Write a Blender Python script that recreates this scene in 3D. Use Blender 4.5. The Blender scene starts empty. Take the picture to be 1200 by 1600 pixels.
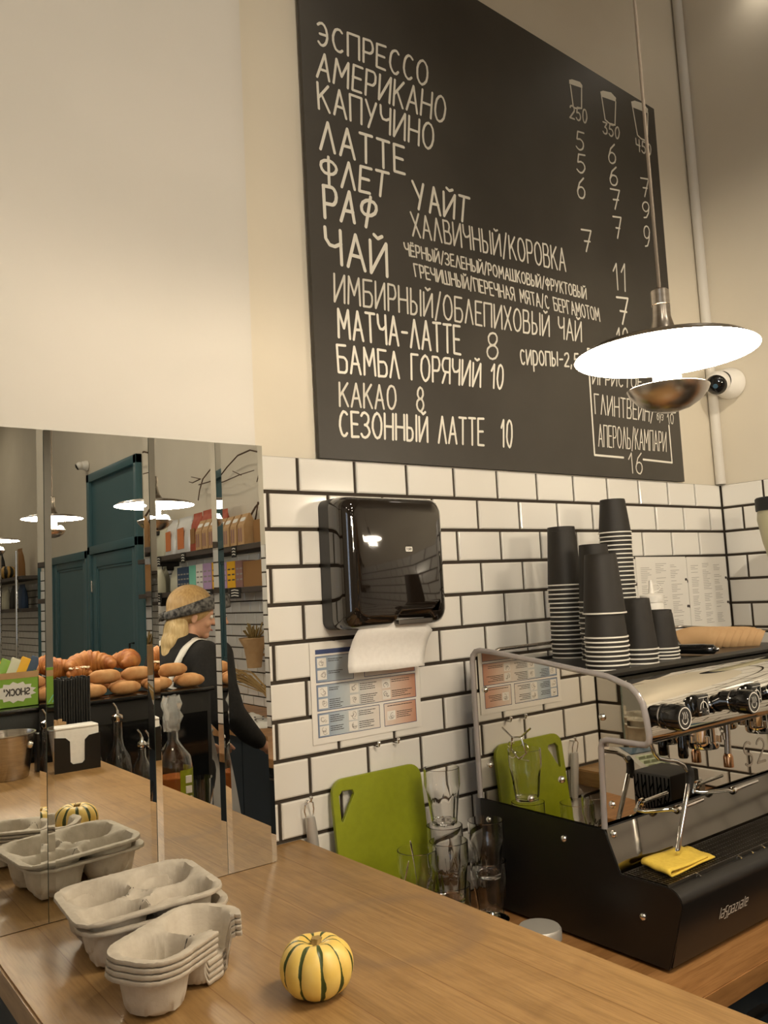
import bpy, bmesh, math, random
from mathutils import Vector, Matrix, Euler
random.seed(7)
PI = math.pi
scn = bpy.context.scene
COL = scn.collection

# ---------------------------------------------------------------- camera
cam_d = bpy.data.cameras.new('camera'); cam = bpy.data.objects.new('camera', cam_d); COL.objects.link(cam)
YAW, PITCH, ROLL = math.radians(37.389), math.radians(5.492), math.radians(-2.943)
fw = Vector((math.sin(YAW)*math.cos(PITCH), math.cos(YAW)*math.cos(PITCH), math.sin(PITCH)))
rt = Vector((math.cos(YAW), -math.sin(YAW), 0)); up = rt.cross(fw)
rt2 = math.cos(ROLL)*rt + math.sin(ROLL)*up; up2 = -math.sin(ROLL)*rt + math.cos(ROLL)*up
cam.matrix_world = Matrix(((rt2.x, up2.x, -fw.x, -0.9422), (rt2.y, up2.y, -fw.y, -1.5408), (rt2.z, up2.z, -fw.z, 1.5799), (0, 0, 0, 1)))
cam_d.sensor_fit = 'VERTICAL'; cam_d.sensor_height = 36.0; cam_d.lens = 1291.55/1600*36.0
cam_d.clip_start = 0.02; cam_d.clip_end = 60
scn.camera = cam

# ---------------------------------------------------------------- view, world and lamps' light, real and added
scn.view_settings.view_transform = 'Standard'; scn.view_settings.look = 'None'
scn.view_settings.gamma = 1.0; scn.view_settings.use_curve_mapping = False
scn.view_settings.exposure = 1.1
WARM = (1.0, 0.86, 0.66)
PENDANT_W = 14.0          # light of each pendant lamp
CEILING_W = 4.0         # base light of each unseen ceiling lamp added for ambient
CORNER_W = 105.0          # second added spot, brightening the tiled corner behind the coffee machine
SPOT_W = 38.0           # unseen spot added to wash the painted wall left of the board
world = bpy.data.worlds.new('evening_sky'); scn.world = world; world.use_nodes = True
bgn = world.node_tree.nodes['Background']
bgn.inputs[0].default_value = (0.75, 0.85, 1.0, 1); bgn.inputs[1].default_value = 1.2

# ---------------------------------------------------------------- materials
def mat(name, col, rough=0.5, metal=0.0, **k):
    m = bpy.data.materials.new(name); m.use_nodes = True
    b = m.node_tree.nodes['Principled BSDF']
    b.inputs['Base Color'].default_value = (*col, 1); b.inputs['Roughness'].default_value = rough
    b.inputs['Metallic'].default_value = metal
    for kk, v in k.items():
        b.inputs[kk.replace('_', ' ')].default_value = v
    return m
def noise_mat(name, c1, c2, scale, rough=0.5, metal=0.0, stretch=(1, 1, 1), bump=0.0, detail=4.0, r2=None, **k):
    m = mat(name, c1, rough, metal, **k); nt = m.node_tree; N = nt.nodes; L = nt.links; b = N['Principled BSDF']
    tc = N.new('ShaderNodeTexCoord'); mp = N.new('ShaderNodeMapping'); mp.inputs['Scale'].default_value = stretch
    L.new(tc.outputs['Object'], mp.inputs[0])
    n = N.new('ShaderNodeTexNoise'); n.inputs['Scale'].default_value = scale; n.inputs['Detail'].default_value = detail
    L.new(mp.outputs[0], n.inputs['Vector'])
    r = N.new('ShaderNodeValToRGB'); r.color_ramp.elements[0].color = (*c1, 1); r.color_ramp.elements[1].color = (*c2, 1)
    r.color_ramp.elements[0].position = 0.35; r.color_ramp.elements[1].position = 0.65
    L.new(n.outputs[0], r.inputs[0]); L.new(r.outputs[0], b.inputs['Base Color'])
    if r2 is not None:
        rr = N.new('ShaderNodeMapRange'); rr.inputs['To Min'].default_value = rough; rr.inputs['To Max'].default_value = r2
        L.new(n.outputs[0], rr.inputs[0]); L.new(rr.outputs[0], b.inputs['Roughness'])
    if bump:
        bp = N.new('ShaderNodeBump'); bp.inputs['Strength'].default_value = bump; bp.inputs['Distance'].default_value = 0.002
        L.new(n.outputs[0], bp.inputs['Height']); L.new(bp.outputs[0], b.inputs['Normal'])
    return m
def wood_mat(name, dark, mid, light, plank=0.115, axis='X', rough=0.42, stain=True):
    """planks laid side by side across `axis`, grain along the other axis"""
    m = mat(name, mid, rough); nt = m.node_tree; N = nt.nodes; L = nt.links; b = N['Principled BSDF']
    tc = N.new('ShaderNodeTexCoord'); sp = N.new('ShaderNodeSeparateXYZ'); L.new(tc.outputs['Object'], sp.inputs[0])
    def math_(op, a, bb=None):
        n = N.new('ShaderNodeMath'); n.operation = op
        for i, v in enumerate((a, bb)):
            if v is None: continue
            if isinstance(v, (int, float)): n.inputs[i].default_value = v
            else: L.new(v, n.inputs[i])
        return n.outputs[0]
    ax, ot = (sp.outputs['X'], sp.outputs['Y']) if axis == 'X' else (sp.outputs['Y'], sp.outputs['X'])
    q = math_('DIVIDE', ax, plank); pid = math_('FLOOR', q); fr = math_('FRACT', q)
    wn = N.new('ShaderNodeTexWhiteNoise'); wn.noise_dimensions = '1D'; L.new(pid, wn.inputs['W'])
    cv = N.new('ShaderNodeCombineXYZ')
    L.new(math_('MULTIPLY', ax, 34.0), cv.inputs[0]); L.new(math_('ADD', math_('MULTIPLY', ot, 2.2), math_('MULTIPLY', wn.outputs[0], 37.0)), cv.inputs[1])
    L.new(math_('MULTIPLY', sp.outputs['Z'], 20.0), cv.inputs[2])
    n1 = N.new('ShaderNodeTexNoise'); n1.inputs['Scale'].default_value = 1.6; n1.inputs['Detail'].default_value = 7; n1.inputs['Distortion'].default_value = 0.9
    L.new(cv.outputs[0], n1.inputs['Vector'])
    rmp = N.new('ShaderNodeValToRGB'); e = rmp.color_ramp.elements
    e[0].position = 0.25; e[0].color = (*dark, 1); e[1].position = 0.75; e[1].color = (*light, 1)
    k = e.new(0.5); k.color = (*mid, 1)
    L.new(math_('ADD', math_('MULTIPLY', n1.outputs[0], 0.8), math_('MULTIPLY', wn.outputs[0], 0.22)), rmp.inputs[0])
    col = rmp.outputs[0]
    # fine pores
    n2 = N.new('ShaderNodeTexNoise'); n2.inputs['Scale'].default_value = 9; n2.inputs['Detail'].default_value = 5
    L.new(cv.outputs[0], n2.inputs['Vector'])
    mx = N.new('ShaderNodeMix'); mx.data_type = 'RGBA'; mx.blend_type = 'MULTIPLY'; mx.inputs[0].default_value = 0.30
    r2 = N.new('ShaderNodeValToRGB'); r2.color_ramp.elements[0].position = 0.36; r2.color_ramp.elements[0].color = (0.5, 0.42, 0.34, 1); r2.color_ramp.elements[1].position = 0.55; r2.color_ramp.elements[1].color = (1, 1, 1, 1)
    L.new(n2.outputs[0], r2.inputs[0]); L.new(col, mx.inputs[6]); L.new(r2.outputs[0], mx.inputs[7]); col = mx.outputs[2]
    # joint lines
    ed = math_('LESS_THAN', math_('MINIMUM', fr, math_('SUBTRACT', 1.0, fr)), 0.008)
    mj = N.new('ShaderNodeMix'); mj.data_type = 'RGBA'; mj.blend_type = 'MULTIPLY'; mj.inputs[7].default_value = (0.72, 0.62, 0.5, 1)
    L.new(ed, mj.inputs[0]); L.new(col, mj.inputs[6]); col = mj.outputs[2]
    if stain:   # old rings and wear patches left by wet cups
        n3 = N.new('ShaderNodeTexNoise'); n3.inputs['Scale'].default_value = 5.5; n3.inputs['Detail'].default_value = 3; n3.inputs['Distortion'].default_value = 2.0
        L.new(tc.outputs['Object'], n3.inputs['Vector'])
        r3 = N.new('ShaderNodeValToRGB'); r3.color_ramp.elements[0].position = 0.52; r3.color_ramp.elements[0].color = (1, 1, 1, 1)
        r3.color_ramp.elements[1].position = 0.72; r3.color_ramp.elements[1].color = (0.62, 0.55, 0.5, 1)
        L.new(n3.outputs[0], r3.inputs[0])
        ms = N.new('ShaderNodeMix'); ms.data_type = 'RGBA'; ms.blend_type = 'MULTIPLY'; ms.inputs[0].default_value = 0.38
        L.new(col, ms.inputs[6]); L.new(r3.outputs[0], ms.inputs[7]); col = ms.outputs[2]
        for (cx, cy, r, wd, amt) in ((-0.17, -0.50, 0.12, 0.026, 0.40), (-0.125, -0.33, 0.085, 0.02, 0.16), (-0.24, -0.33, 0.07, 0.02, 0.13)):
            dx = math_('SUBTRACT', sp.outputs['X'], cx); dy = math_('SUBTRACT', sp.outputs['Y'], cy)
            d = math_('SQRT', math_('ADD', math_('MULTIPLY', dx, dx), math_('MULTIPLY', dy, dy)))
            d = math_('ADD', d, math_('MULTIPLY', math_('SUBTRACT', n3.outputs[0], 0.5), 0.06))
            g = math_('DIVIDE', math_('ABSOLUTE', math_('SUBTRACT', d, r)), wd)
            g = math_('MULTIPLY', math_('MAXIMUM', math_('SUBTRACT', 1.0, g), 0.0), amt)
            mr = N.new('ShaderNodeMix'); mr.data_type = 'RGBA'; mr.inputs[7].default_value = (0.16, 0.1, 0.06, 1)
            L.new(g, mr.inputs[0]); L.new(col, mr.inputs[6]); col = mr.outputs[2]
    L.new(col, b.inputs['Base Color'])
    bp = N.new('ShaderNodeBump'); bp.inputs['Strength'].default_value = 0.12; bp.inputs['Distance'].default_value = 0.001
    L.new(n2.outputs[0], bp.inputs['Height']); L.new(bp.outputs[0], b.inputs['Normal'])
    return m
def glass_mat(name, col=(1, 1, 1), rough=0.0, ior=1.45):
    m = bpy.data.materials.new(name); m.use_nodes = True; nt = m.node_tree; nt.nodes.clear()
    o = nt.nodes.new('ShaderNodeOutputMaterial'); g = nt.nodes.new('ShaderNodeBsdfGlass')
    g.inputs[0].default_value = (*col, 1); g.inputs['Roughness'].default_value = rough; g.inputs['IOR'].default_value = ior
    nt.links.new(g.outputs[0], o.inputs[0]); return m
def emit_mat(name, col, s):
    m = bpy.data.materials.new(name); m.use_nodes = True; nt = m.node_tree; nt.nodes.clear()
    o = nt.nodes.new('ShaderNodeOutputMaterial'); g = nt.nodes.new('ShaderNodeEmission')
    g.inputs[0].default_value = (*col, 1); g.inputs[1].default_value = s
    nt.links.new(g.outputs[0], o.inputs[0]); return m

M = {}
M['paint'] = noise_mat('warm_white_paint', (0.66, 0.60, 0.49), (0.69, 0.63, 0.515), 3.0, 0.62, bump=0.03)
M['paint_grey'] = noise_mat('grey_white_paint', (0.63, 0.60, 0.54), (0.66, 0.625, 0.565), 3.0, 0.62, bump=0.03)
M['grout'] = mat('dark_grout', (0.045, 0.033, 0.022), 0.9)
M['tile'] = noise_mat('white_glazed_tile', (0.76, 0.735, 0.68), (0.80, 0.775, 0.72), 1.5, 0.14, bump=0.05)
M['mirror'] = mat('mirror_silver', (0.86, 0.875, 0.85), 0.0, 1.0)
M['mirror_edge'] = mat('mirror_glass_edge', (0.25, 0.30, 0.26), 0.1, 0.3)
M['chalkboard'] = noise_mat('black_chalkboard', (0.038, 0.033, 0.027), (0.060, 0.053, 0.043), 2.2, 0.40, detail=5, r2=0.52)
M['chalk'] = mat('white_chalk', (0.78, 0.75, 0.66), 0.9)
M['chalk_faint'] = mat('thin_white_chalk', (0.66, 0.63, 0.55), 0.9)
M['oak'] = wood_mat('oak_bar_top', (0.245, 0.138, 0.047), (0.33, 0.192, 0.072), (0.405, 0.248, 0.098))
M['beech'] = wood_mat('beech_worktop', (0.25, 0.115, 0.035), (0.36, 0.175, 0.06), (0.45, 0.235, 0.09), plank=0.045, axis='Y', stain=False)
M['navy'] = mat('dark_navy_panel', (0.012, 0.02, 0.028), 0.55)
M['teal'] = noise_mat('teal_door_paint', (0.052, 0.125, 0.145), (0.060, 0.138, 0.158), 2.0, 0.4)
M['black_gloss'] = mat('black_gloss_plastic', (0.006, 0.006, 0.006), 0.07, Coat_Weight=0.6)
M['black_smoke'] = mat('smoked_black_plastic', (0.01, 0.007, 0.005), 0.05, Coat_Weight=1.0)
M['black_sat'] = mat('black_satin_metal', (0.009, 0.008, 0.0075), 0.33)
M['black_matt'] = mat('black_matt', (0.012, 0.0115, 0.011), 0.6)
M['black_card'] = noise_mat('black_paper_cup', (0.013, 0.0105, 0.008), (0.017, 0.0135, 0.010), 40, 0.62)
M['white_card'] = mat('white_paper_rim', (0.80, 0.77, 0.70), 0.6)
M['steel'] = mat('polished_steel', (0.72, 0.70, 0.66), 0.06, 1.0)
M['steel_mirror'] = mat('mirror_polished_steel', (0.70, 0.675, 0.62), 0.015, 1.0)
M['steel_lip'] = mat('dark_reflection_steel_lip', (0.27, 0.255, 0.23), 0.09, 1.0)  # colour darkened in place of the dark drip tray it reflects
M['brushed'] = noise_mat('brushed_steel', (0.52, 0.47, 0.42), (0.60, 0.55, 0.49), 30, 0.26, 1.0, stretch=(1, 1, 8))
M['chrome'] = mat('chrome', (0.85, 0.84, 0.82), 0.05, 1.0)
M['satin_steel'] = mat('satin_light_steel', (0.58, 0.56, 0.52), 0.42, 0.55)
M['dark_steel'] = mat('dark_steel', (0.22, 0.2, 0.18), 0.3, 1.0)
M['acrylic'] = mat('clear_acrylic_edge', (0.62, 0.58, 0.58), 0.12, 0.0, Transmission_Weight=0.55, IOR=1.45)
M['glass'] = glass_mat('clear_glass', (1, 1, 1))
M['green_glass'] = glass_mat('green_glass', (0.75, 0.87, 0.72))
M['amber'] = mat('amber_liquid', (0.70, 0.22, 0.05), 0.05, Transmission_Weight=0.3)
M['pale_liquid'] = mat('pale_liquid', (0.8, 0.62, 0.3), 0.05, Transmission_Weight=0.7)
M['green_plastic'] = noise_mat('olive_green_plastic', (0.235, 0.27, 0.006), (0.26, 0.295, 0.008), 60, 0.45, bump=0.05)
M['pulp'] = noise_mat('grey_moulded_pulp', (0.50, 0.44, 0.355), (0.57, 0.51, 0.42), 55, 0.9, bump=0.5)
M['white_paper'] = mat('white_paper', (0.78, 0.75, 0.69), 0.8)
M['napkin'] = noise_mat('white_napkin', (0.80, 0.78, 0.74), (0.84, 0.82, 0.78), 90, 0.9, bump=0.2)
M['ink_blue'] = mat('navy_print', (0.05, 0.07, 0.17), 0.7)
M['ink_dark'] = mat('dark_print', (0.07, 0.06, 0.055), 0.7)
M['ink_grey'] = mat('grey_print', (0.30, 0.28, 0.25), 0.7)
M['yellow_cloth'] = noise_mat('yellow_sponge_cloth', (0.76, 0.53, 0.07), (0.82, 0.59, 0.09), 130, 0.95, bump=0.6)
M['white_plastic'] = mat('white_plastic', (0.78, 0.75, 0.69), 0.35)
M['kraft'] = noise_mat('kraft_card', (0.46, 0.28, 0.13), (0.50, 0.315, 0.155), 25, 0.8)
M['stem'] = noise_mat('dry_stem', (0.26, 0.17, 0.055), (0.36, 0.25, 0.09), 40, 0.85)
M['lamp_white'] = mat('white_lamp_enamel', (0.88, 0.86, 0.80), 0.45)
M['dish_glow'] = emit_mat('dish_bounce_glow', (1.0, 0.855, 0.65), 30.0)  # emission stands in for bulb light bounced off the white dish
M['lamp_glow'] = emit_mat('glowing_lamp_tube', (1.0, 0.86, 0.66), 22.0)
M['ceil_glow'] = emit_mat('added_ceiling_glow', (1.0, 0.85, 0.64), 6.0)  # diffuser of the unseen ceiling lamps added for ambient light
M['cable'] = mat('grey_fabric_cable', (0.33, 0.27, 0.21), 0.8)
M['cream'] = mat('cream_pouch', (0.62, 0.60, 0.46), 0.5)
M['silver_pouch'] = mat('silver_white_pouch', (0.72, 0.71, 0.68), 0.35, 0.2)
M['orange'] = mat('orange_print', (0.60, 0.19, 0.06), 0.6)
M['red'] = noise_mat('brick_red_card', (0.36, 0.07, 0.035), (0.42, 0.095, 0.05), 20, 0.6)
M['navy_card'] = mat('navy_card', (0.03, 0.06, 0.12), 0.6)
M['mint'] = mat('mint_card', (0.22, 0.62, 0.46), 0.6)
M['lilac'] = mat('lilac_card', (0.46, 0.31, 0.50), 0.6)
M['yellow_card'] = mat('yellow_card', (0.80, 0.42, 0.015), 0.6)
M['mauve'] = mat('mauve_card', (0.27, 0.14, 0.12), 0.6)
M['brown_card'] = mat('brown_card', (0.28, 0.14, 0.045), 0.7)
M['shelf'] = mat('dark_shelf', (0.07, 0.055, 0.045), 0.5)
M['lime'] = mat('lime_green_card', (0.22, 0.40, 0.04), 0.5)
M['twig'] = mat('dark_twig', (0.10, 0.06, 0.035), 0.85)
M['straw_dry'] = mat('dry_grass', (0.40, 0.26, 0.10), 0.85)
M['skin'] = mat('skin', (0.62, 0.34, 0.22), 0.5, Subsurface_Weight=0.08)
M['blonde'] = noise_mat('blonde_hair', (0.50, 0.34, 0.14), (0.66, 0.50, 0.26), 14, 0.5, stretch=(9, 9, 1.2), bump=0.4)
M['blonde_root'] = noise_mat('darker_blonde_hair', (0.36, 0.22, 0.085), (0.48, 0.31, 0.13), 14, 0.5, stretch=(9, 9, 1.2), bump=0.4)
M['bandana'] = noise_mat('black_patterned_bandana', (0.012, 0.012, 0.013), (0.16, 0.15, 0.14), 55, 0.8, detail=1)
M['black_knit'] = noise_mat('black_knit', (0.011, 0.010, 0.010), (0.016, 0.015, 0.014), 90, 0.95, bump=0.3)
M['apron'] = noise_mat('grey_white_apron', (0.50, 0.475, 0.45), (0.56, 0.53, 0.50), 12, 0.9)
M['croissant'] = noise_mat('baked_croissant', (0.27, 0.075, 0.012), (0.46, 0.19, 0.042), 26, 0.65, stretch=(1, 1, 1), bump=0.3)
M['bun'] = noise_mat('sugared_bun', (0.44, 0.19, 0.06), (0.58, 0.33, 0.14), 22, 0.75, bump=0.3)
M['almond'] = noise_mat('almond_flakes', (0.72, 0.58, 0.38), (0.85, 0.76, 0.62), 60, 0.8, bump=0.6)
M['floor'] = noise_mat('grey_floor', (0.16, 0.14, 0.12), (0.20, 0.18, 0.155), 4, 0.6)
M['screen'] = mat('blue_grey_screen', (0.05, 0.10, 0.15), 0.1)
M['keys'] = mat('pale_green_keys', (0.50, 0.55, 0.38), 0.5)
M['light_grey'] = mat('light_grey_plastic', (0.50, 0.48, 0.44), 0.35)
M['frosted'] = mat('frosted_hopper', (0.62, 0.58, 0.38), 0.3, Transmission_Weight=0.35)

# ---------------------------------------------------------------- mesh helpers
def bm_(): return bmesh.new()
def bx(bm, x0, x1, y0, y1, z0, z1, bev=0.0, seg=2):
    r = bmesh.ops.create_cube(bm, size=1.0, matrix=Matrix.Translation(((x0+x1)/2, (y0+y1)/2, (z0+z1)/2)) @ Matrix.Diagonal((abs(x1-x0), abs(y1-y0), abs(z1-z0), 1)))
    if bev > 0:
        es = list({e for v in r['verts'] for e in v.link_edges})
        bmesh.ops.bevel(bm, geom=es, offset=bev, segments=seg, profile=0.5, affect='EDGES')
    return bm
def box(x0, x1, y0, y1, z0, z1, bev=0.0, seg=2): return bx(bm_(), x0, x1, y0, y1, z0, z1, bev, seg)
def lathe(bm, prof, seg=40, c=(0, 0, 0), cap0=False, cap1=False, mtx=None):
    rings = []
    for r, z in prof:
        ring = []
        for i in range(seg):
            a = 2*PI*i/seg
            p = Vector((r*math.cos(a), r*math.sin(a), z))
            if mtx: p = mtx @ p
            ring.append(bm.verts.new(p + Vector(c)))
        rings.append(ring)
    for a, b in zip(rings, rings[1:]):
        for i in range(seg):
            j = (i+1) % seg
            bm.faces.new((a[i], a[j], b[j], b[i]))
    if cap0: bm.faces.new(list(reversed(rings[0])))
    if cap1: bm.faces.new(rings[-1])
    return bm
def tube(bm, pts, r, seg=8, closed=False, cap=True, flat=1.0):
    pts = [Vector(p) for p in pts]; n = len(pts)
    rs = r if isinstance(r, (list, tuple)) else [r]*n
    rings = []; nrm = None
    for i, p in enumerate(pts):
        if closed: t = pts[(i+1) % n] - pts[i-1]
        else: t = pts[min(i+1, n-1)] - pts[max(i-1, 0)]
        if t.length < 1e-9: t = Vector((0, 0, 1))
        t.normalize()
        if nrm is None:
            nrm = t.orthogonal().normalized()
        nrm = nrm - t*nrm.dot(t)
        if nrm.length < 1e-6: nrm = t.orthogonal()
        nrm.normalize(); bn = t.cross(nrm)
        rings.append([bm.verts.new(p + rs[i]*(math.cos(2*PI*k/seg)*nrm + flat*math.sin(2*PI*k/seg)*bn)) for k in range(seg)])
    m = n if closed else n-1
    for i in range(m):
        a, b = rings[i], rings[(i+1) % n]
        for k in range(seg):
            j = (k+1) % seg
            bm.faces.new((a[k], a[j], b[j], b[k]))
    if cap and not closed:
        bm.faces.new(list(reversed(rings[0]))); bm.faces.new(rings[-1])
    return bm
def prism(bm, poly, plane, a, b):
    """poly of 2D points extruded along the third axis from a to b"""
    def P(u, v, w):
        return {'xy': (u, v, w), 'yz': (w, u, v), 'xz': (u, w, v)}[plane]
    v0 = [bm.verts.new(P(u, v, a)) for u, v in poly]; v1 = [bm.verts.new(P(u, v, b)) for u, v in poly]
    n = len(poly)
    bm.faces.new(v0); bm.faces.new(list(reversed(v1)))
    for i in range(n):
        j = (i+1) % n
        bm.faces.new((v0[i], v1[i], v1[j], v0[j]))
    bmesh.ops.recalc_face_normals(bm, faces=bm.faces)
    return bm
def ball(bm, c, r, sc=(1, 1, 1), u=20, v=12, rot=None):
    mt = Matrix.Translation(c) @ (rot.to_matrix().to_4x4() if rot else Matrix.Identity(4)) @ Matrix.Diagonal((sc[0], sc[1], sc[2], 1))
    bmesh.ops.create_uvsphere(bm, u_segments=u, v_segments=v, radius=r, matrix=mt); return bm
def cyl(bm, p0, p1, r, seg=20): return tube(bm, [p0, p1], r, seg)
def arc(cx, cy, rx, ry, a0, a1, n=8):
    return [(cx+rx*math.cos(math.radians(a0+(a1-a0)*i/n)), cy+ry*math.sin(math.radians(a0+(a1-a0)*i/n))) for i in range(n+1)]
def rrect(x0, x1, y0, y1, r, n=5):
    p = []
    for cx, cy, a in ((x1-r, y1-r, 0), (x0+r, y1-r, 90), (x0+r, y0+r, 180), (x1-r, y0+r, 270)): p += arc(cx, cy, r, r, a, a+90, n)
    return p
def root_of(o):
    while o.parent: o = o.parent
    return o
def obj(name, bm, material=None, parent=None, smooth=None, world=True, kind=None, label=None):
    """link one mesh object; with a parent the bmesh is in world space unless world=False"""
    if parent is not None and world:
        rl = root_of(parent).location
        bmesh.ops.translate(bm, verts=bm.verts, vec=-rl)
    me = bpy.data.meshes.new(name); bm.to_mesh(me); bm.free()
    mats = material if isinstance(material, (list, tuple)) else [material]
    for mm in mats:
        if mm: me.materials.append(mm)
    if smooth is not None:
        for p in me.polygons: p.use_smooth = True
        if smooth < 179: me.set_sharp_from_angle(angle=math.radians(smooth))
    o = bpy.data.objects.new(name, me); COL.objects.link(o)
    if parent is not None: o.parent = parent
    if kind: o['kind'] = kind
    if label: o['label'] = label
    return o
def tag(o, label, cat, group=None, kind=None):
    o['label'] = label; o['category'] = cat
    if group: o['group'] = group
    if kind: o['kind'] = kind
    return o
def thing(name, label, cat, loc=(0, 0, 0), rotz=0.0, group=None):
    o = bpy.data.objects.new(name, None); COL.objects.link(o); o.empty_display_size = 0.05
    o.location = loc; o.rotation_euler = (0, 0, rotz); tag(o, label, cat, group); return o
def struct(name, bm, m, smooth=None):
    o = obj(name, bm, m, smooth=smooth); o['kind'] = 'structure'; return o
def dup(root, loc, rotz=None, label=None, group=None):
    r = root.copy(); COL.objects.link(r); r.location = loc
    if rotz is not None: r.rotation_euler = (r.rotation_euler.x, r.rotation_euler.y, rotz)
    if label: r['label'] = label
    if group: r['group'] = group
    for ch in list(root.children):
        c = ch.copy(); COL.objects.link(c); c.parent = r
        for g in list(ch.children):
            d = g.copy(); COL.objects.link(d); d.parent = c
    return r
ORD = ['topmost', 'second from the top', 'third from the top', 'fourth from the top', 'fifth from the top', 'sixth from the top', 'seventh from the top', 'eighth from the top', 'ninth from the top', 'tenth from the top', 'eleventh from the top', 'twelfth from the top', 'thirteenth from the top', 'fourteenth from the top', 'fifteenth from the top', 'sixteenth from the top', 'seventeenth from the top', 'eighteenth from the top', 'nineteenth from the top', 'twentieth from the top', 'twenty-first from the top', 'twenty-second from the top', 'twenty-third from the top', 'twenty-fourth from the top', 'twenty-fifth from the top', 'twenty-sixth from the top', 'twenty-seventh from the top', 'twenty-eighth from the top']

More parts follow.
